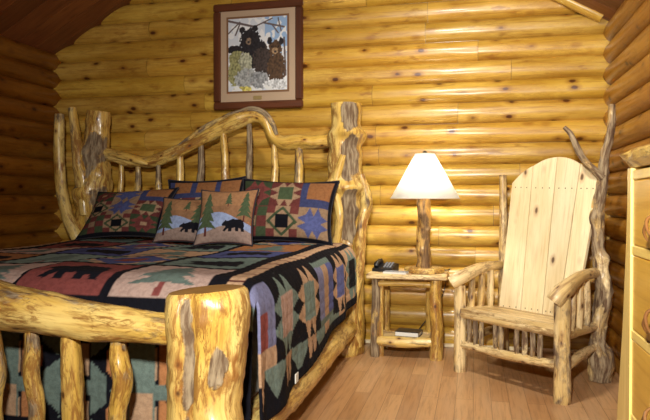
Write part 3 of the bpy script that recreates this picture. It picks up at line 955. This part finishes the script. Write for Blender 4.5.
# ------------------------------------------------------------------ framed print
def build_picture():
    x0, x1, z0, z1 = -2.045, -1.300, 1.822, 2.668
    yb = WB + .004; yf = yb - .036
    cx, cz = (x0 + x1) / 2, (z0 + z1) / 2
    t = thing('framed_picture', (cx, yb, z0), 'dark red-brown framed print of two bear cubs hanging on the log wall over the bed', 'picture')
    mb = MB(); fw = .062
    for a, b, c, d, ax in ((x0, x1, z0, z0 + fw, 0), (x0, x1, z1 - fw, z1, 0), (x0, x0 + fw, z0 + fw, z1 - fw, 2), (x1 - fw, x1, z0 + fw, z1 - fw, 2)):
        box(mb, (a, yf, c), (b, yb - .001, d), bev=.010, axis=ax)
    mb.build('picture_frame', M_FRAME, t)
    mb = MB(); box(mb, (x0 + fw, yf + .014, z0 + fw), (x1 - fw, yb - .002, z1 - fw), bev=.001, col=(.46, .33, .22))
    i0, i1, j0, j1 = x0 + .128, x1 - .128, z0 + .145, z1 - .125
    for w, cc in ((.016, (.20, .10, .045)), (.008, (.50, .38, .26))):
        box(mb, (i0 - w, yf + .012 - w * .05, j0 - w), (i1 + w, yf + .0135, j1 + w), bev=.0003, col=cc)
    mb.build('mat_board', M_PAINT, t)
    nx, ny = 150, 190
    U, V = np.meshgrid(np.linspace(-1, 1, nx), np.linspace(-1, 1, ny), indexing='ij')
    rng = np.random.RandomState(3)
    nz = np.array([[noise.noise(Vector((u * 6, v * 6, .3))) for v in np.linspace(-1, 1, ny)] for u in np.linspace(-1, 1, nx)])
    nf = np.array([[noise.noise(Vector((u * 18, v * 18, 4.3))) for v in np.linspace(-1, 1, ny)] for u in np.linspace(-1, 1, nx)])
    c = np.empty((nx, ny, 3)); c[:] = (.62, .66, .72)
    c[(U > .25) & (V > .0)] = (.30, .45, .68)
    c[nz > .12] = (.78, .79, .80)
    def ell(cx, cy, rx, ry, col, rot=0, am=.25):
        cr, sr = math.cos(rot), math.sin(rot)
        x = (U - cx) * cr + (V - cy) * sr; y = -(U - cx) * sr + (V - cy) * cr
        m = (x / rx) ** 2 + (y / ry) ** 2 < 1 + am * nf * 2
        cc = np.array(col)
        c[m] = cc * (1 + .8 * nf[m][:, None])
    def line(x1_, y1_, x2_, y2_, w, col):
        dx, dy = x2_ - x1_, y2_ - y1_; L = dx * dx + dy * dy
        t_ = np.clip(((U - x1_) * dx + (V - y1_) * dy) / L, 0, 1)
        m = (U - x1_ - t_ * dx) ** 2 + (V - y1_ - t_ * dy) ** 2 < w * w
        c[m] = col
    for l_ in ((-1, .95, -.1, .75, .03), (-.1, .75, .5, .95, .02), (-.6, .85, -.75, .55, .025), (-1, .6, -.6, .9, .02), (.2, .85, .9, .7, .025), (.5, .78, .7, .55, .02), (.7, .95, .8, .6, .02), (.9, .4, .95, -.6, .03), (-.2, .78, -.3, .6, .015)):
        line(*l_, (.13, .10, .10))
    K = (.018, .015, .018); B2 = (.085, .045, .022)
    ell(-.72, .13, .34, .12, K, -.1); ell(-.25, .35, .36, .34, K); ell(-.05, .0, .42, .42, K, .6); ell(.25, -.25, .40, .45, (.05, .035, .03), .4)
    ell(-.52, .68, .10, .09, K); ell(-.08, .70, .10, .09, K); ell(-.30, .47, .24, .22, K)
    ell(-.30, .36, .10, .09, (.22, .15, .10)); ell(-.30, .34, .04, .03, K)
    ell(.64, -.42, .30, .46, B2); ell(.60, .13, .22, .22, B2); ell(.42, .34, .08, .10, K); ell(.80, .32, .08, .10, K)
    ell(.60, .06, .11, .09, (.34, .22, .12)); ell(.60, .04, .04, .03, K); ell(.48, .18, .03, .025, K); ell(.71, .18, .03, .025, K)
    ell(-.72, -.10, .26, .22, (.26, .25, .11)); ell(-.42, -.22, .24, .28, (.38, .38, .27)); ell(-.78, -.52, .25, .34, (.28, .27, .12))
    ell(-.38, -.68, .40, .30, (.33, .34, .33)); ell(.05, -.72, .32, .24, (.27, .28, .29)); ell(.62, -.86, .40, .16, (.62, .63, .64)); ell(-.5, -.95, .35, .08, (.55, .48, .12))
    c[(V < -.86) & (nz > .05)] = (.75, .76, .74)
    vs = []; fs = []; col = []
    for i in range(nx):
        for j in range(ny):
            vs.append(Vector((i0 + (i1 - i0) * i / (nx - 1), yf + .0105, j0 + (j1 - j0) * j / (ny - 1)))); col.append(tuple(np.clip(c[i, j], 0, 1)))
    for i in range(nx - 1):
        for j in range(ny - 1): fs.append((i * ny + j, (i + 1) * ny + j, (i + 1) * ny + j + 1, i * ny + j + 1))
    mb = MB(); mb.add(vs, fs, col=col)
    k = len(vs)
    box(mb, (i0, yf + .0106, j0), (i1, yf + .012, j1), bev=.0002, col=(.2, .2, .2))
    mb.build('print', M_PAINT, t)
    mb = MB(); box(mb, (cx - .035, yf + .009, z0 + fw + .012), (cx + .035, yf + .0138, z0 + fw + .042), bev=.001)
    mb.build('title_plate', plain('brass_plate', (.45, .33, .14), .4, .5), t)
build_picture()

# ------------------------------------------------------------------ nightstand
def build_nightstand():
    zt = .588
    fl = atY(366, 273, 4.385); frr = atY(447, 277, 4.385)
    x0, x1 = fl.x, frr.x; y0, y1 = 4.385, 4.79
    t = thing('nightstand', ((x0 + x1) / 2, (y0 + y1) / 2, 0), 'small log nightstand with peeled legs and low shelf between bed and armchair', 'nightstand')
    mb = MB()
    n = 3; w = (y1 - y0) / n
    for i in range(n):
        box(mb, (x0, y0 + i * w + .001, zt - .034), (x1, y0 + (i + 1) * w - .001, zt), bev=.006, axis=0)
    mb.build('tabletop', M_PALE, t)
    WP = [M_LOG, M_CUT]
    for px, Y, r, b, dx in ((375.5, 4.45, .030, .42, -.005), (436, 4.45, .044, .08, .006), (386, 4.72, .030, .12, .0), (430, 4.72, .032, .12, 0)):
        x = atY(px, 300, Y).x
        mb = MB()
        tube(mb, [(x, Y, 0), (x + dx, Y, .2), (x - dx, Y, .38), (x, Y, zt - .033)], [r * 1.05, r, r * 1.02, r * .92], seg=18, bark=b, lump=.14, capmat=1)
        mb.build('leg', WP, t)
    xl, xr = atY(374.5, 300, 4.45).x, atY(436, 300, 4.45).x
    # lighter peeled companion beside the dark left leg
    mb = MB(); x = atY(381, 300, 4.46).x
    tube(mb, [(x, 4.47, .0), (x - .008, 4.47, .25), (x + .004, 4.47, zt - .033)], [.022, .024, .02], seg=14, bark=.08, lump=.25)
    mb.build('leg_strand', WP, t)
    for Y, z, r in ((4.45, .115, .038), (4.72, .115, .036)):
        mb = MB(); tube(mb, [(xl + .02, Y, z), ((xl + xr) / 2, Y, z - .006), (xr - .03, Y, z + .004)], [r * .85, r, r * .9], seg=16, bark=.17, lump=.2)
        mb.build('stretcher', WP, t)
    for Y in (4.45, 4.72):
        mb = MB(); tube(mb, [(xl + .01, Y, zt - .075), ((xl + xr) / 2, Y, zt - .07), (xr - .01, Y, zt - .075)], [.02, .018, .02], seg=12, bark=.1)
        mb.build('apron_rail', WP, t)
    mb = MB()
    for i in range(3): box(mb, (xl + .03, 4.487 + i * .064, .118), (xr - .03, 4.487 + i * .064 + .062, .135), bev=.003, axis=0)
    for x in (xl + .03, xr - .035): tube(mb, [(x, 4.45, .125), (x, 4.72, .125)], [.018, .018], seg=10, bark=.1)
    mb.build('shelf', M_PALE, t)
    return zt
ZT = build_nightstand()

# ------------------------------------------------------------------ lamp
M_STEM = wood('lamp_stem_wood', (.50, .27, .06), (.66, .42, .13), (.25, .09, .02), knots=.9, rough=.3, coat=.5, bumpst=.9, ksc=(18, 18, 12), ksize=.2, streak=.6, red=.9, stain=.95, staincol=(.17, .065, .015), barkcol=(.10, .05, .02), barkcol2=(.26, .15, .06))
def build_lamp():
    Y = 4.575
    p = atY(423.5, 262, Y); x = p.x
    t = thing('table_lamp', (x, Y, ZT), 'table lamp with white cone shade and knotty log stem on the nightstand', 'lamp')
    mb = MB()
    lathe(mb, (x + .005, Y, ZT), [(.135, .0), (.142, .006), (.142, .028), (.134, .036), (.0, .036)], seg=36, wob=.05)
    autosmooth(mb.build('base', M_LOG, t))
    mb = MB()
    tube(mb, [(x, Y, ZT + .035), (x + .004, Y, ZT + .1), (x - .004, Y, ZT + .25), (x + .006, Y, ZT + .38), (x, Y, ZT + .50), (x, Y, ZT + .56)], [.056, .048, .050, .047, .045, .042], seg=24, bark=.30, lump=.14, rough=.1, step=.012,
         bumps=[(.12, -30, .012, .03, 30), (.28, 40, .014, .03, 30), (.38, -10, .01, .025, 30)], capmat=1)
    mb.build('stem', [M_STEM, M_CUT], t)
    zb = 1.1 + .012; zt2 = zb + .312
    mb = MB()
    lathe(mb, (x + .008, Y, 0), [(.238, zb), (.242, zb), (.070, zt2), (.066, zt2), (.238, zb)], seg=64)
    me = mb
    # remove end discs: profile is closed on itself
    me.f = [f for f in me.f if len(f) == 4]; me.m = [0] * len(me.f); me.hard = [True] * len(me.f)
    sh = me.build('lamp_shade', M_SHADE, t)
    tape = plain('shade_tape', (.80, .76, .66), .8)
    for z, r in ((zb, .242), (zt2, .0685)):
        mb = MB()
        pts = [(x + .008 + r * math.cos(a), Y + r * math.sin(a), z) for a in [2 * PI * k / 40 for k in range(41)]]
        tube(mb, pts, [.004] * 41, seg=6, step=.05, lump=0, rough=0)
        mb.build('shade_trim', tape, t)
    mb = MB(); lathe(mb, (x + .008, Y, 0), [(.008, ZT + .55), (.008, zt2 - .01), (.016, zt2), (.020, zt2 + .008), (.012, zt2 + .020), (.0, zt2 + .026)], seg=16)
    for a in (0, 120, 240):
        tube(mb, [(x + .008, Y, zt2 - .006), (x + .008 + .066 * math.cos(R(a)), Y + .066 * math.sin(R(a)), zt2 - .006)], [.0025, .0025], seg=6, lump=0, rough=0)
    mb.build('finial', M_BRASS, t)
    mb = MB(); lathe(mb, (x + .008, Y, 1.17), [(.0, -.02), (.014, -.02), (.016, .0), (.030, .035), (.026, .062), (.0, .078)], seg=20)
    bm = NT('light_bulb_glass'); bm.b.inputs['Base Color'].default_value = (1, .95, .85, 1)
    bm.b.inputs['Emission Color'].default_value = (1, .93, .80, 1); bm.b.inputs['Emission Strength'].default_value = 6
    mb.build('bulb', bm.m, t)
    mb = MB()
    tube(mb, [(x + .12, Y + .03, ZT + .012), (x + .17, Y + .02, ZT + .018), (x + .185, Y + .10, ZT + .012), (x + .165, 4.812, ZT - .01), (x + .12, 4.818, ZT - .2), (x + .02, 4.818, ZT - .36), (x - .06, 4.812, .12)], [.0035] * 7, seg=8, lump=0, rough=0)
    mb.build('cord', M_BLACK, t)
    l = bpy.data.lights.new('lamp_bulb_light', 'POINT'); l.energy = 9; l.color = (1, .93, .80); l.shadow_soft_size = .035
    lo = bpy.data.objects.new('lamp_bulb_light', l); scene.collection.objects.link(lo); lo.parent = t; lo.location = (.008, 0, 1.30 - ZT)
build_lamp()

# ------------------------------------------------------------------ telephone, papers, book
def build_small():
    p = atY(384, 266, 4.52)
    c = Vector((p.x, 4.60, ZT))
    t = thing('telephone', c, 'black desk telephone on the left end of the nightstand', 'telephone')
    M = Matrix.Translation(c) @ Matrix.Rotation(R(-12), 4, 'Z')
    mb = MB()
    # wedge body
    pr = [(-.075, .0), (-.075, .022), (.06, .052), (.075, .048), (.075, .0)]
    w = .075
    vs = [M @ Vector((-w, a, b)) for a, b in pr] + [M @ Vector((w, a, b)) for a, b in pr]
    k = len(pr)
    fs = [tuple(range(k)), tuple(reversed(range(k, 2 * k)))] + [(i, i + k, (i + 1) % k + k, (i + 1) % k) for i in range(k)]
    fs = [tuple(reversed(f)) for f in fs]
    mb.add(vs, fs, smooth=False); mb.build('body', M_BLACK, t)
    mb = MB()
    tube(mb, [M @ Vector(q) for q in ((-.05, -.06, .034), (-.052, -.045, .052), (-.055, .0, .062), (-.055, .045, .066), (-.052, .06, .055))], [.017, .02, .014, .02, .017], seg=14, lump=0, rough=0, bark=0)
    mb.build('handset', M_BLACK, t)
    mb = MB()
    for i in range(3):
        for j in range(4):
            box(mb, (.0 + i * .022, -.05 + j * .02, .03 + j * .008), (.014 + i * .022, -.038 + j * .02, .036 + j * .008 + .003), bev=.001, M=M)
    mb.build('keypad', M_GREY, t)
    # note folder
    p = atY(396, 268, 4.44)
    t2 = thing('notepad', (p.x, 4.445, ZT), 'white notepad with a dark cover lying beside the telephone', 'notepad')
    M2 = Matrix.Translation((p.x, 4.445, ZT)) @ Matrix.Rotation(R(-10), 4, 'Z')
    mb = MB(); box(mb, (-.085, -.038, .0), (.080, .038, .012), bev=.001, M=M2); mb.build('pages', M_WHITE, t2)
    mb = MB(); box(mb, (-.085, -.030, .0121), (.081, .040, .016), bev=.001, M=M2); mb.build('cover', M_GREY, t2)
    # book on the shelf
    p = atY(409, 330, 4.58)
    t3 = thing('book', (p.x, 4.58, .135), 'black covered book with white page edges on the low shelf of the nightstand', 'book')
    M3 = Matrix.Translation((p.x, 4.58, .135)) @ Matrix.Rotation(R(-7), 4, 'Z')
    mb = MB(); box(mb, (-.082, -.075, .004), (.080, .058, .030), bev=.001, M=M3); mb.build('pages', M_WHITE, t3)
    mb = MB()
    box(mb, (-.086, -.078, .0), (.086, .062, .004), bev=.001, M=M3); box(mb, (-.086, -.070, .0305), (.086, .062, .035), bev=.001, M=M3)
    box(mb, (-.086, .0585, .004), (.086, .062, .0305), bev=.001, M=M3)
    mb.build('cover', M_BLACK, t3)
build_small()

# ------------------------------------------------------------------ log armchair in the corner
def build_chair():
    A = atZ(460, 371, 0); B = atZ(562, 403, 0); A.z = B.z = 0
    BL = Vector((.205, 4.705, 0)); BR = Vector((.735, 4.20, 0))
    ctr = (A + B + BL + BR) / 4
    t = thing('armchair', (ctr.x, ctr.y, 0), 'rustic log armchair with pale plank back and forked branch post in the right corner', 'armchair')
    WP = [M_PALE, M_CUT]
    up = Vector((0, 0, 1))
    def P(p, z, d=(0, 0)): return Vector((p.x + d[0], p.y + d[1], z))
    e = (B - A).normalized(); n = Vector((-e.y, e.x, 0))
    # front legs
    mb = MB(); tube(mb, [A, P(A, .2), P(A, .42), P(A, .555)], [.042, .038, .038, .036], seg=20, bark=.2, lump=.14, capmat=1); mb.build('front_leg', WP, t)
    mb = MB(); tube(mb, [B, P(B, .2), P(B, .42), P(B, .585)], [.046, .043, .044, .042], seg=20, bark=.22, lump=.14, capmat=1); mb.build('front_leg', WP, t)
    # rear left post
    mb = MB(); q = atY(503, 175, 4.73)
    tube(mb, [BL, P(BL, .4, (.0, .01)), P(BL, .85, (.0, .015)), q], [.042, .036, .030, .026], seg=18, bark=.2, lump=.15, capmat=1); mb.build('rear_post', WP, t)
    # rear right post: burled stump running up into a forked branch
    mb = MB()
    pts = [(600, 377, 4.15, .064), (601, 358, 4.16, .070), (598, 340, 4.18, .044), (601, 312, 4.19, .047), (604, 290, 4.19, .050), (600, 262, 4.2, .037), (598, 240, 4.2, .034), (597, 218, 4.2, .040),
           (601, 195, 4.2, .034), (603, 175, 4.2, .032), (605, 155, 4.19, .026), (609, 140, 4.18, .024), (611.5, 122, 4.17, .022), (612, 104, 4.16, .018)]
    P3 = [atY(a, b, Y) for a, b, Y, r in pts]; P3[0].z = 0.0
    tube(mb, P3, [r for *_, r in pts], seg=24, step=.012, bark=.36, lump=.3, rough=.2, capmat=1,
         bumps=[(.1, 0, .02, .04, 40), (.45, 20, .02, .04, 40), (.75, 60, .025, .04, 40), (1.0, -40, .02, .03, 40)])
    mb.build('rear_post', WP, t)
    mb = MB()
    f = [(602, 178, 4.19, .026), (594, 170, 4.18, .022), (585, 161, 4.17, .020), (579, 152, 4.16, .020), (574, 141, 4.15, .018), (570, 133, 4.15, .016), (564, 127, 4.15, .013)]
    tube(mb, [atY(a, b, Y) for a, b, Y, r in f], [r for *_, r in f], seg=14, step=.012, bark=.42, lump=.2, rough=.12, capmat=1)
    mb.build('branch', WP, t)
    # planks of the back, on a plane leaning away
    e2 = Vector((.72, -.69, 0)).normalized(); nb = Vector((.69, .72, 0)).normalized()
    upv = (nb * math.sin(R(9)) + up * math.cos(R(9))).normalized()
    nrm = e2.cross(upv).normalized()
    if nrm.dot(nb) < 0: nrm = -nrm
    p0 = Vector((.175, 4.545, .33))
    bot = [(498.5, 309.5), (520.5, 312), (542, 315.5), (558, 318), (574, 321)]
    top = [(512, 183), (533, 166), (557.5, 157), (580.5, 164), (599.5, 179)]
    arch = lambda a: None
    slats = []
    for i in range(4):
        bl, br = atP(*bot[i], p0, nrm), atP(*bot[i + 1], p0, nrm)
        tl, tr = atP(*top[i], p0, nrm), atP(*top[i + 1], p0, nrm)
        gap = .0035
        d1 = (br - bl).normalized() * gap; d2 = (tr - tl).normalized() * gap
        bl += d1; br -= d1
        tl2, tr2 = tl + Vector((d2.x, d2.y, 0)), tr - Vector((d2.x, d2.y, 0))
        # curved top edge
        K = 8; tp = []
        for k in range(K + 1):
            s_ = k / K
            q_ = tl2.lerp(tr2, s_) + upv * (.014 * math.sin(PI * s_))
            tp.append(q_)
        ring = [bl, br] + list(reversed(tp))
        m = len(ring); th = .022
        fr_ = ring; bk_ = [q_ + nrm * th for q_ in ring]
        fs = [tuple(range(m)), tuple(reversed(range(m, 2 * m)))] + [(k + m, (k + 1) % m + m, (k + 1) % m, k) for k in range(m)]
        nn = (ring[1] - ring[0]).cross(ring[2] - ring[0])
        if nn.dot(nrm) > 0: fs = [tuple(reversed(f_)) for f_ in fs]
        sd = nseed()
        lc = []
        for q_ in fr_ + bk_:
            r_ = q_ - p0; lc.append((r_.dot(e2) + sd, r_.dot(nrm) + sd * .3, r_.dot(upv) + sd * 1.7))
        tv = (1, .97, .9, 1.02)[i]
        mb = MB(); mb.add(fr_ + bk_, fs, lc=lc, smooth=False, col=[(tv, tv, tv * .97)] * (2 * m))
        # screw heads in two rows
        for (ya, yb) in ((.86, 0), (.045, 0)):
            for s_ in (.2, .5, .8):
                b_, t_ = bl.lerp(br, s_), tl2.lerp(tr2, s_)
                q1 = atP(505, 187, p0, nrm); q2 = atP(598, 189, p0, nrm)
                f_ = (t_ - b_).dot(upv); zt_ = q1.z + (q2.z - q1.z) * min(1, max(0, (b_ - q1).dot(e2) / (q2 - q1).dot(e2)))
                c_ = b_.lerp(t_, (zt_ - b_.z) / (t_.z - b_.z) if ya > .5 else .03)
                ring2 = [c_ - nrm * .0015 + (e2 * math.cos(a) + upv * math.sin(a)) * .0045 for a in [2 * PI * k / 8 for k in range(8)]]
                nn = (ring2[1] - ring2[0]).cross(ring2[2] - ring2[0])
                mb.add(ring2, [tuple(range(8)) if nn.dot(nrm) < 0 else tuple(reversed(range(8)))], mat=1, smooth=False)
        mb.build('back_slat', [M_SLAT, M_NAIL], t)
    # cross rails behind the planks
    for z in (.42, 1.02):
        a_ = p0 + upv * (z - .33) / upv.z + nrm * .05; 
        L = .02 if z < .6 else .0
        s0 = a_ + e2 * (-.02); s1 = a_ + e2 * (.63 if z < .6 else .66)
        mb = MB(); tube(mb, [s0, s0.lerp(s1, .5), s1], [.024, .026, .024], seg=12, bark=.15); mb.build('back_rail', WP, t)
    # seat
    zF, zB = .385, .335
    fa, fb = P(A, zF) + n * .0, P(B, zF + .005) + n * .0
    ra, rb = P(BL, zB) - e * -.02 - n * .10, P(BR, zB) - n * .10
    N = 5
    for i in range(N):
        g0, g1 = i / N + .004, (i + 1) / N - .004
        a0, a1, b0, b1 = fa.lerp(ra, g0), fa.lerp(ra, g1), fb.lerp(rb, g0), fb.lerp(rb, g1)
        if i == 0: 
            a0 -= n * .025; b0 -= n * .025
        th = .026
        tp = [a0, b0, b1, a1]; tp = [q_ + up * .030 for q_ in tp]
        bt = [q_ - up * th for q_ in tp]
        sd = nseed()
        vs = tp + bt
        mb = MB(); mb.add(vs, [(0, 1, 2, 3), (7, 6, 5, 4), (0, 4, 5, 1), (1, 5, 6, 2), (2, 6, 7, 3), (3, 7, 4, 0)], smooth=False,
               lc=[(q_.dot(n) + sd, q_.z + sd, q_.dot(e) + sd) for q_ in vs])
        mb.build('seat_slat', M_PALE, t)
    mb = MB(); tube(mb, [fa - up * .015, fb - up * .015], [.026, .028], seg=14, bark=.12, lump=.1); mb.build('seat_rail', WP, t)
    mb = MB(); tube(mb, [P(A, .36) , P(BL, .325)], [.024, .024], seg=12, bark=.15); mb.build('seat_rail', WP, t)
    mb = MB(); tube(mb, [P(B, .36), P(BR, .325)], [.026, .026], seg=12, bark=.15); mb.build('seat_rail', WP, t)
    # low rail and short spindles in front
    la, lb = P(A, .175), P(B, .20)
    mb = MB(); tube(mb, [la, la.lerp(lb, .5) + up * -.006, lb], [.024, .027, .025], seg=14, bark=.16, lump=.15); mb.build('stretcher', WP, t)
    for s_ in (.10, .17, .24, .38, .44, .60, .67, .74, .81):
        lo_, hi_ = la.lerp(lb, s_), fa.lerp(fb, s_) - up * .015
        mb = MB(); tube(mb, [lo_, lo_.lerp(hi_, .5) + e * random.Random(s_).uniform(-.006, .006), hi_], [.014, .017, .014], seg=10, bark=.33, lump=.2); mb.build('front_spindle', WP, t)
    # side low rails
    for F_, B_ in ((A, BL), (B, BR)):
        mb = MB(); tube(mb, [P(F_, .17), P(F_, .175).lerp(P(B_, .19), .5) + up * .02, P(B_, .20)], [.022, .028, .024], seg=12, bark=.22, lump=.15); mb.build('stretcher', WP, t)
    # arms
    la0 = P(A, .568) - n * .06 - e * .02; la1 = P(A, .60); la2 = P(A, .645).lerp(P(BL, .645), .5); la3 = P(BL, .64) - n * .02
    mb = MB(); tube(mb, [la0, la1, la2, la3], [.044, .046, .036, .030], seg=20, bark=.13, lump=.12, capmat=1); mb.build('arm', WP, t)
    ra0 = P(B, .552) - n * .055 - e * .015; ra1 = P(B, .605) ; ra2 = P(B, .655).lerp(P(BR, .655), .5); ra3 = P(BR, .655) - n * .01
    mb = MB(); tube(mb, [ra0, ra1, ra2, ra3], [.047, .047, .036, .032], seg=20, bark=.13, lump=.12, capmat=1); mb.build('arm', WP, t)
    for F_, B_ in ((A, BL), (B, BR)):
        for s_, lean in ((.22, .05), (.45, .03), (.68, .0)):
            lo_ = P(F_, .36).lerp(P(B_, .33), s_); hi_ = P(F_, .60).lerp(P(B_, .64), s_ + lean)
            mb = MB(); tube(mb, [lo_, lo_.lerp(hi_, .5), hi_], [.020, .024, .019], seg=12, bark=.18, lump=.18); mb.build('arm_spindle', WP, t)
build_chair()

# ------------------------------------------------------------------ dresser at the right edge
M_TWIG = wood('twig_wood', (.14, .055, .014), (.20, .085, .022), (.07, .03, .01), knots=0, rough=.5)
def build_dresser():
    XF = .40; YF = 1.84; YN = .86; XB = .835; ZTOP = 1.213
    t = thing('dresser', ((XF + XB) / 2, (YF + YN) / 2, 0), 'tall honey pine log-style dresser at the right edge, against the right wall', 'dresser')
    flare = .035                       # the stiles broaden towards the floor
    def prism(mb, pts, y0, y1, axis=2, col=None):
        pass
    # carcass side boards
    for y0, y1 in ((YF - .03, YF), (YN, YN + .03)):
        mb = MB(); box(mb, (XF + .022, y0, .06), (XB, y1, ZTOP - .03), axis=2, bev=.003); mb.build('side_panel', M_DRESS, t)
    mb = MB(); box(mb, (XB - .015, YN + .03, .08), (XB, YF - .03, ZTOP - .03), axis=1); mb.build('back_panel', M_DRESS, t)
    # front stiles (the far one flares)
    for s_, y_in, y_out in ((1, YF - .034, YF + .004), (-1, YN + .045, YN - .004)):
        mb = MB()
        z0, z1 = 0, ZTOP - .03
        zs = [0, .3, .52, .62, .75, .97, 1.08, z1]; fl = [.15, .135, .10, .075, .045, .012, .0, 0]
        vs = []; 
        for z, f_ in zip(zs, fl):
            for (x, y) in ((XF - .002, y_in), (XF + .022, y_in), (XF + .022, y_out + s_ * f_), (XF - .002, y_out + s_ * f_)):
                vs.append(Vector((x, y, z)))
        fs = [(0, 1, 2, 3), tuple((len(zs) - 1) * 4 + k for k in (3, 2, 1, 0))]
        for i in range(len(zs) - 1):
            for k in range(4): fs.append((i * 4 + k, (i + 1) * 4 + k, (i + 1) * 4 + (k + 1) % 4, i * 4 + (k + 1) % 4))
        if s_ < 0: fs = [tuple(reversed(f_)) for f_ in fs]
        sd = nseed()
        mb.add(vs, fs, lc=[(v.y + sd, v.x + sd, v.z + sd) for v in vs], smooth=False, col=[(1.3, 1.7, 4.5)] * len(vs)); mb.build('stile', M_DRESS, t)  # near-white tint paints the flash highlight onto the stiles
    # rails and drawers
    zz = [.09, .31, .53, .75, .97, 1.165]
    for i, z in enumerate(zz):
        mb = MB(); box(mb, (XF + .001, YN + .045, z - .012), (XF + .022, YF - .034, z + .012), axis=1, bev=.002, col=(1.25, 1.6, 3.6)); mb.build('rail', M_DRESS, t)  # pale tint paints the rails as brightly lit drawer edges
    for i in range(5):
        z0, z1 = zz[i] + .013, zz[i + 1] - .013
        y0, y1 = YN + .047, YF - .036
        mb = MB(); box(mb, (XF + .003, y0, z0), (XF + .0225, y1, z1), axis=1, bev=.004)
        box(mb, (XF + .023, y0 + .03, z0 + .02), (XB - .04, y1 - .03, z1 - .03), axis=1, bev=.002)
        d = mb.build('drawer', M_DRESS, t)
        for yc in (y0 + .30, y1 - .30):
            zc = (z0 + z1) / 2 - .03
            mb = MB()
            tube(mb, [(XF + .002, yc + .045, zc + .035), (XF - .028, yc + .03, zc + .02), (XF - .034, yc, zc - .004), (XF - .028, yc - .03, zc - .018), (XF + .002, yc - .045, zc - .04)], [.003, .004, .0035, .004, .003], seg=10, bark=.2, step=.008)
            tube(mb, [(XF - .028, yc + .028, zc + .018), (XF - .03, yc + .05, zc - .01), (XF - .02, yc + .056, zc - .03)], [.004, .0035, .002], seg=8, bark=.2, step=.008)
            mb.build('handle', M_TWIG, d)
    # top slab with live edge
    mb = MB()
    n = 40; vs = []; fs = []
    for i in range(n + 1):
        y = YN - .02 + (YF + .008 - YN + .02) * i / n
        w1 = .016 * noise.noise(Vector((y * 9, 0, 3))) ; w2 = .010 * noise.noise(Vector((y * 14, 5, 3)))
        for (x, z) in ((XB, ZTOP - .029), (XB, ZTOP + .016), (XF - .008 + w1, ZTOP + .016), (XF - .020 + w2, ZTOP + .006), (XF - .014 + w1, ZTOP - .010), (XF + .004 + w1 * .5, ZTOP - .029)):
            vs.append(Vector((x, y, z)))
    for i in range(n):
        for k in range(6): fs.append((i * 6 + k, i * 6 + (k + 1) % 6, (i + 1) * 6 + (k + 1) % 6, (i + 1) * 6 + k))
    fs += [tuple(reversed(range(6))), tuple(n * 6 + k for k in range(6))]
    mb.add(vs, fs, lc=[(v.x + 3, v.z + 5, v.y) for v in vs], smooth=False)
    mb.build('top', M_LOG, t)
    for y in (YF - .04, YN + .04):
        mb = MB(); box(mb, (XB - .06, y - .025, 0), (XB - .005, y + .025, .07), axis=2); mb.build('foot', M_DRESS, t)
build_dresser()
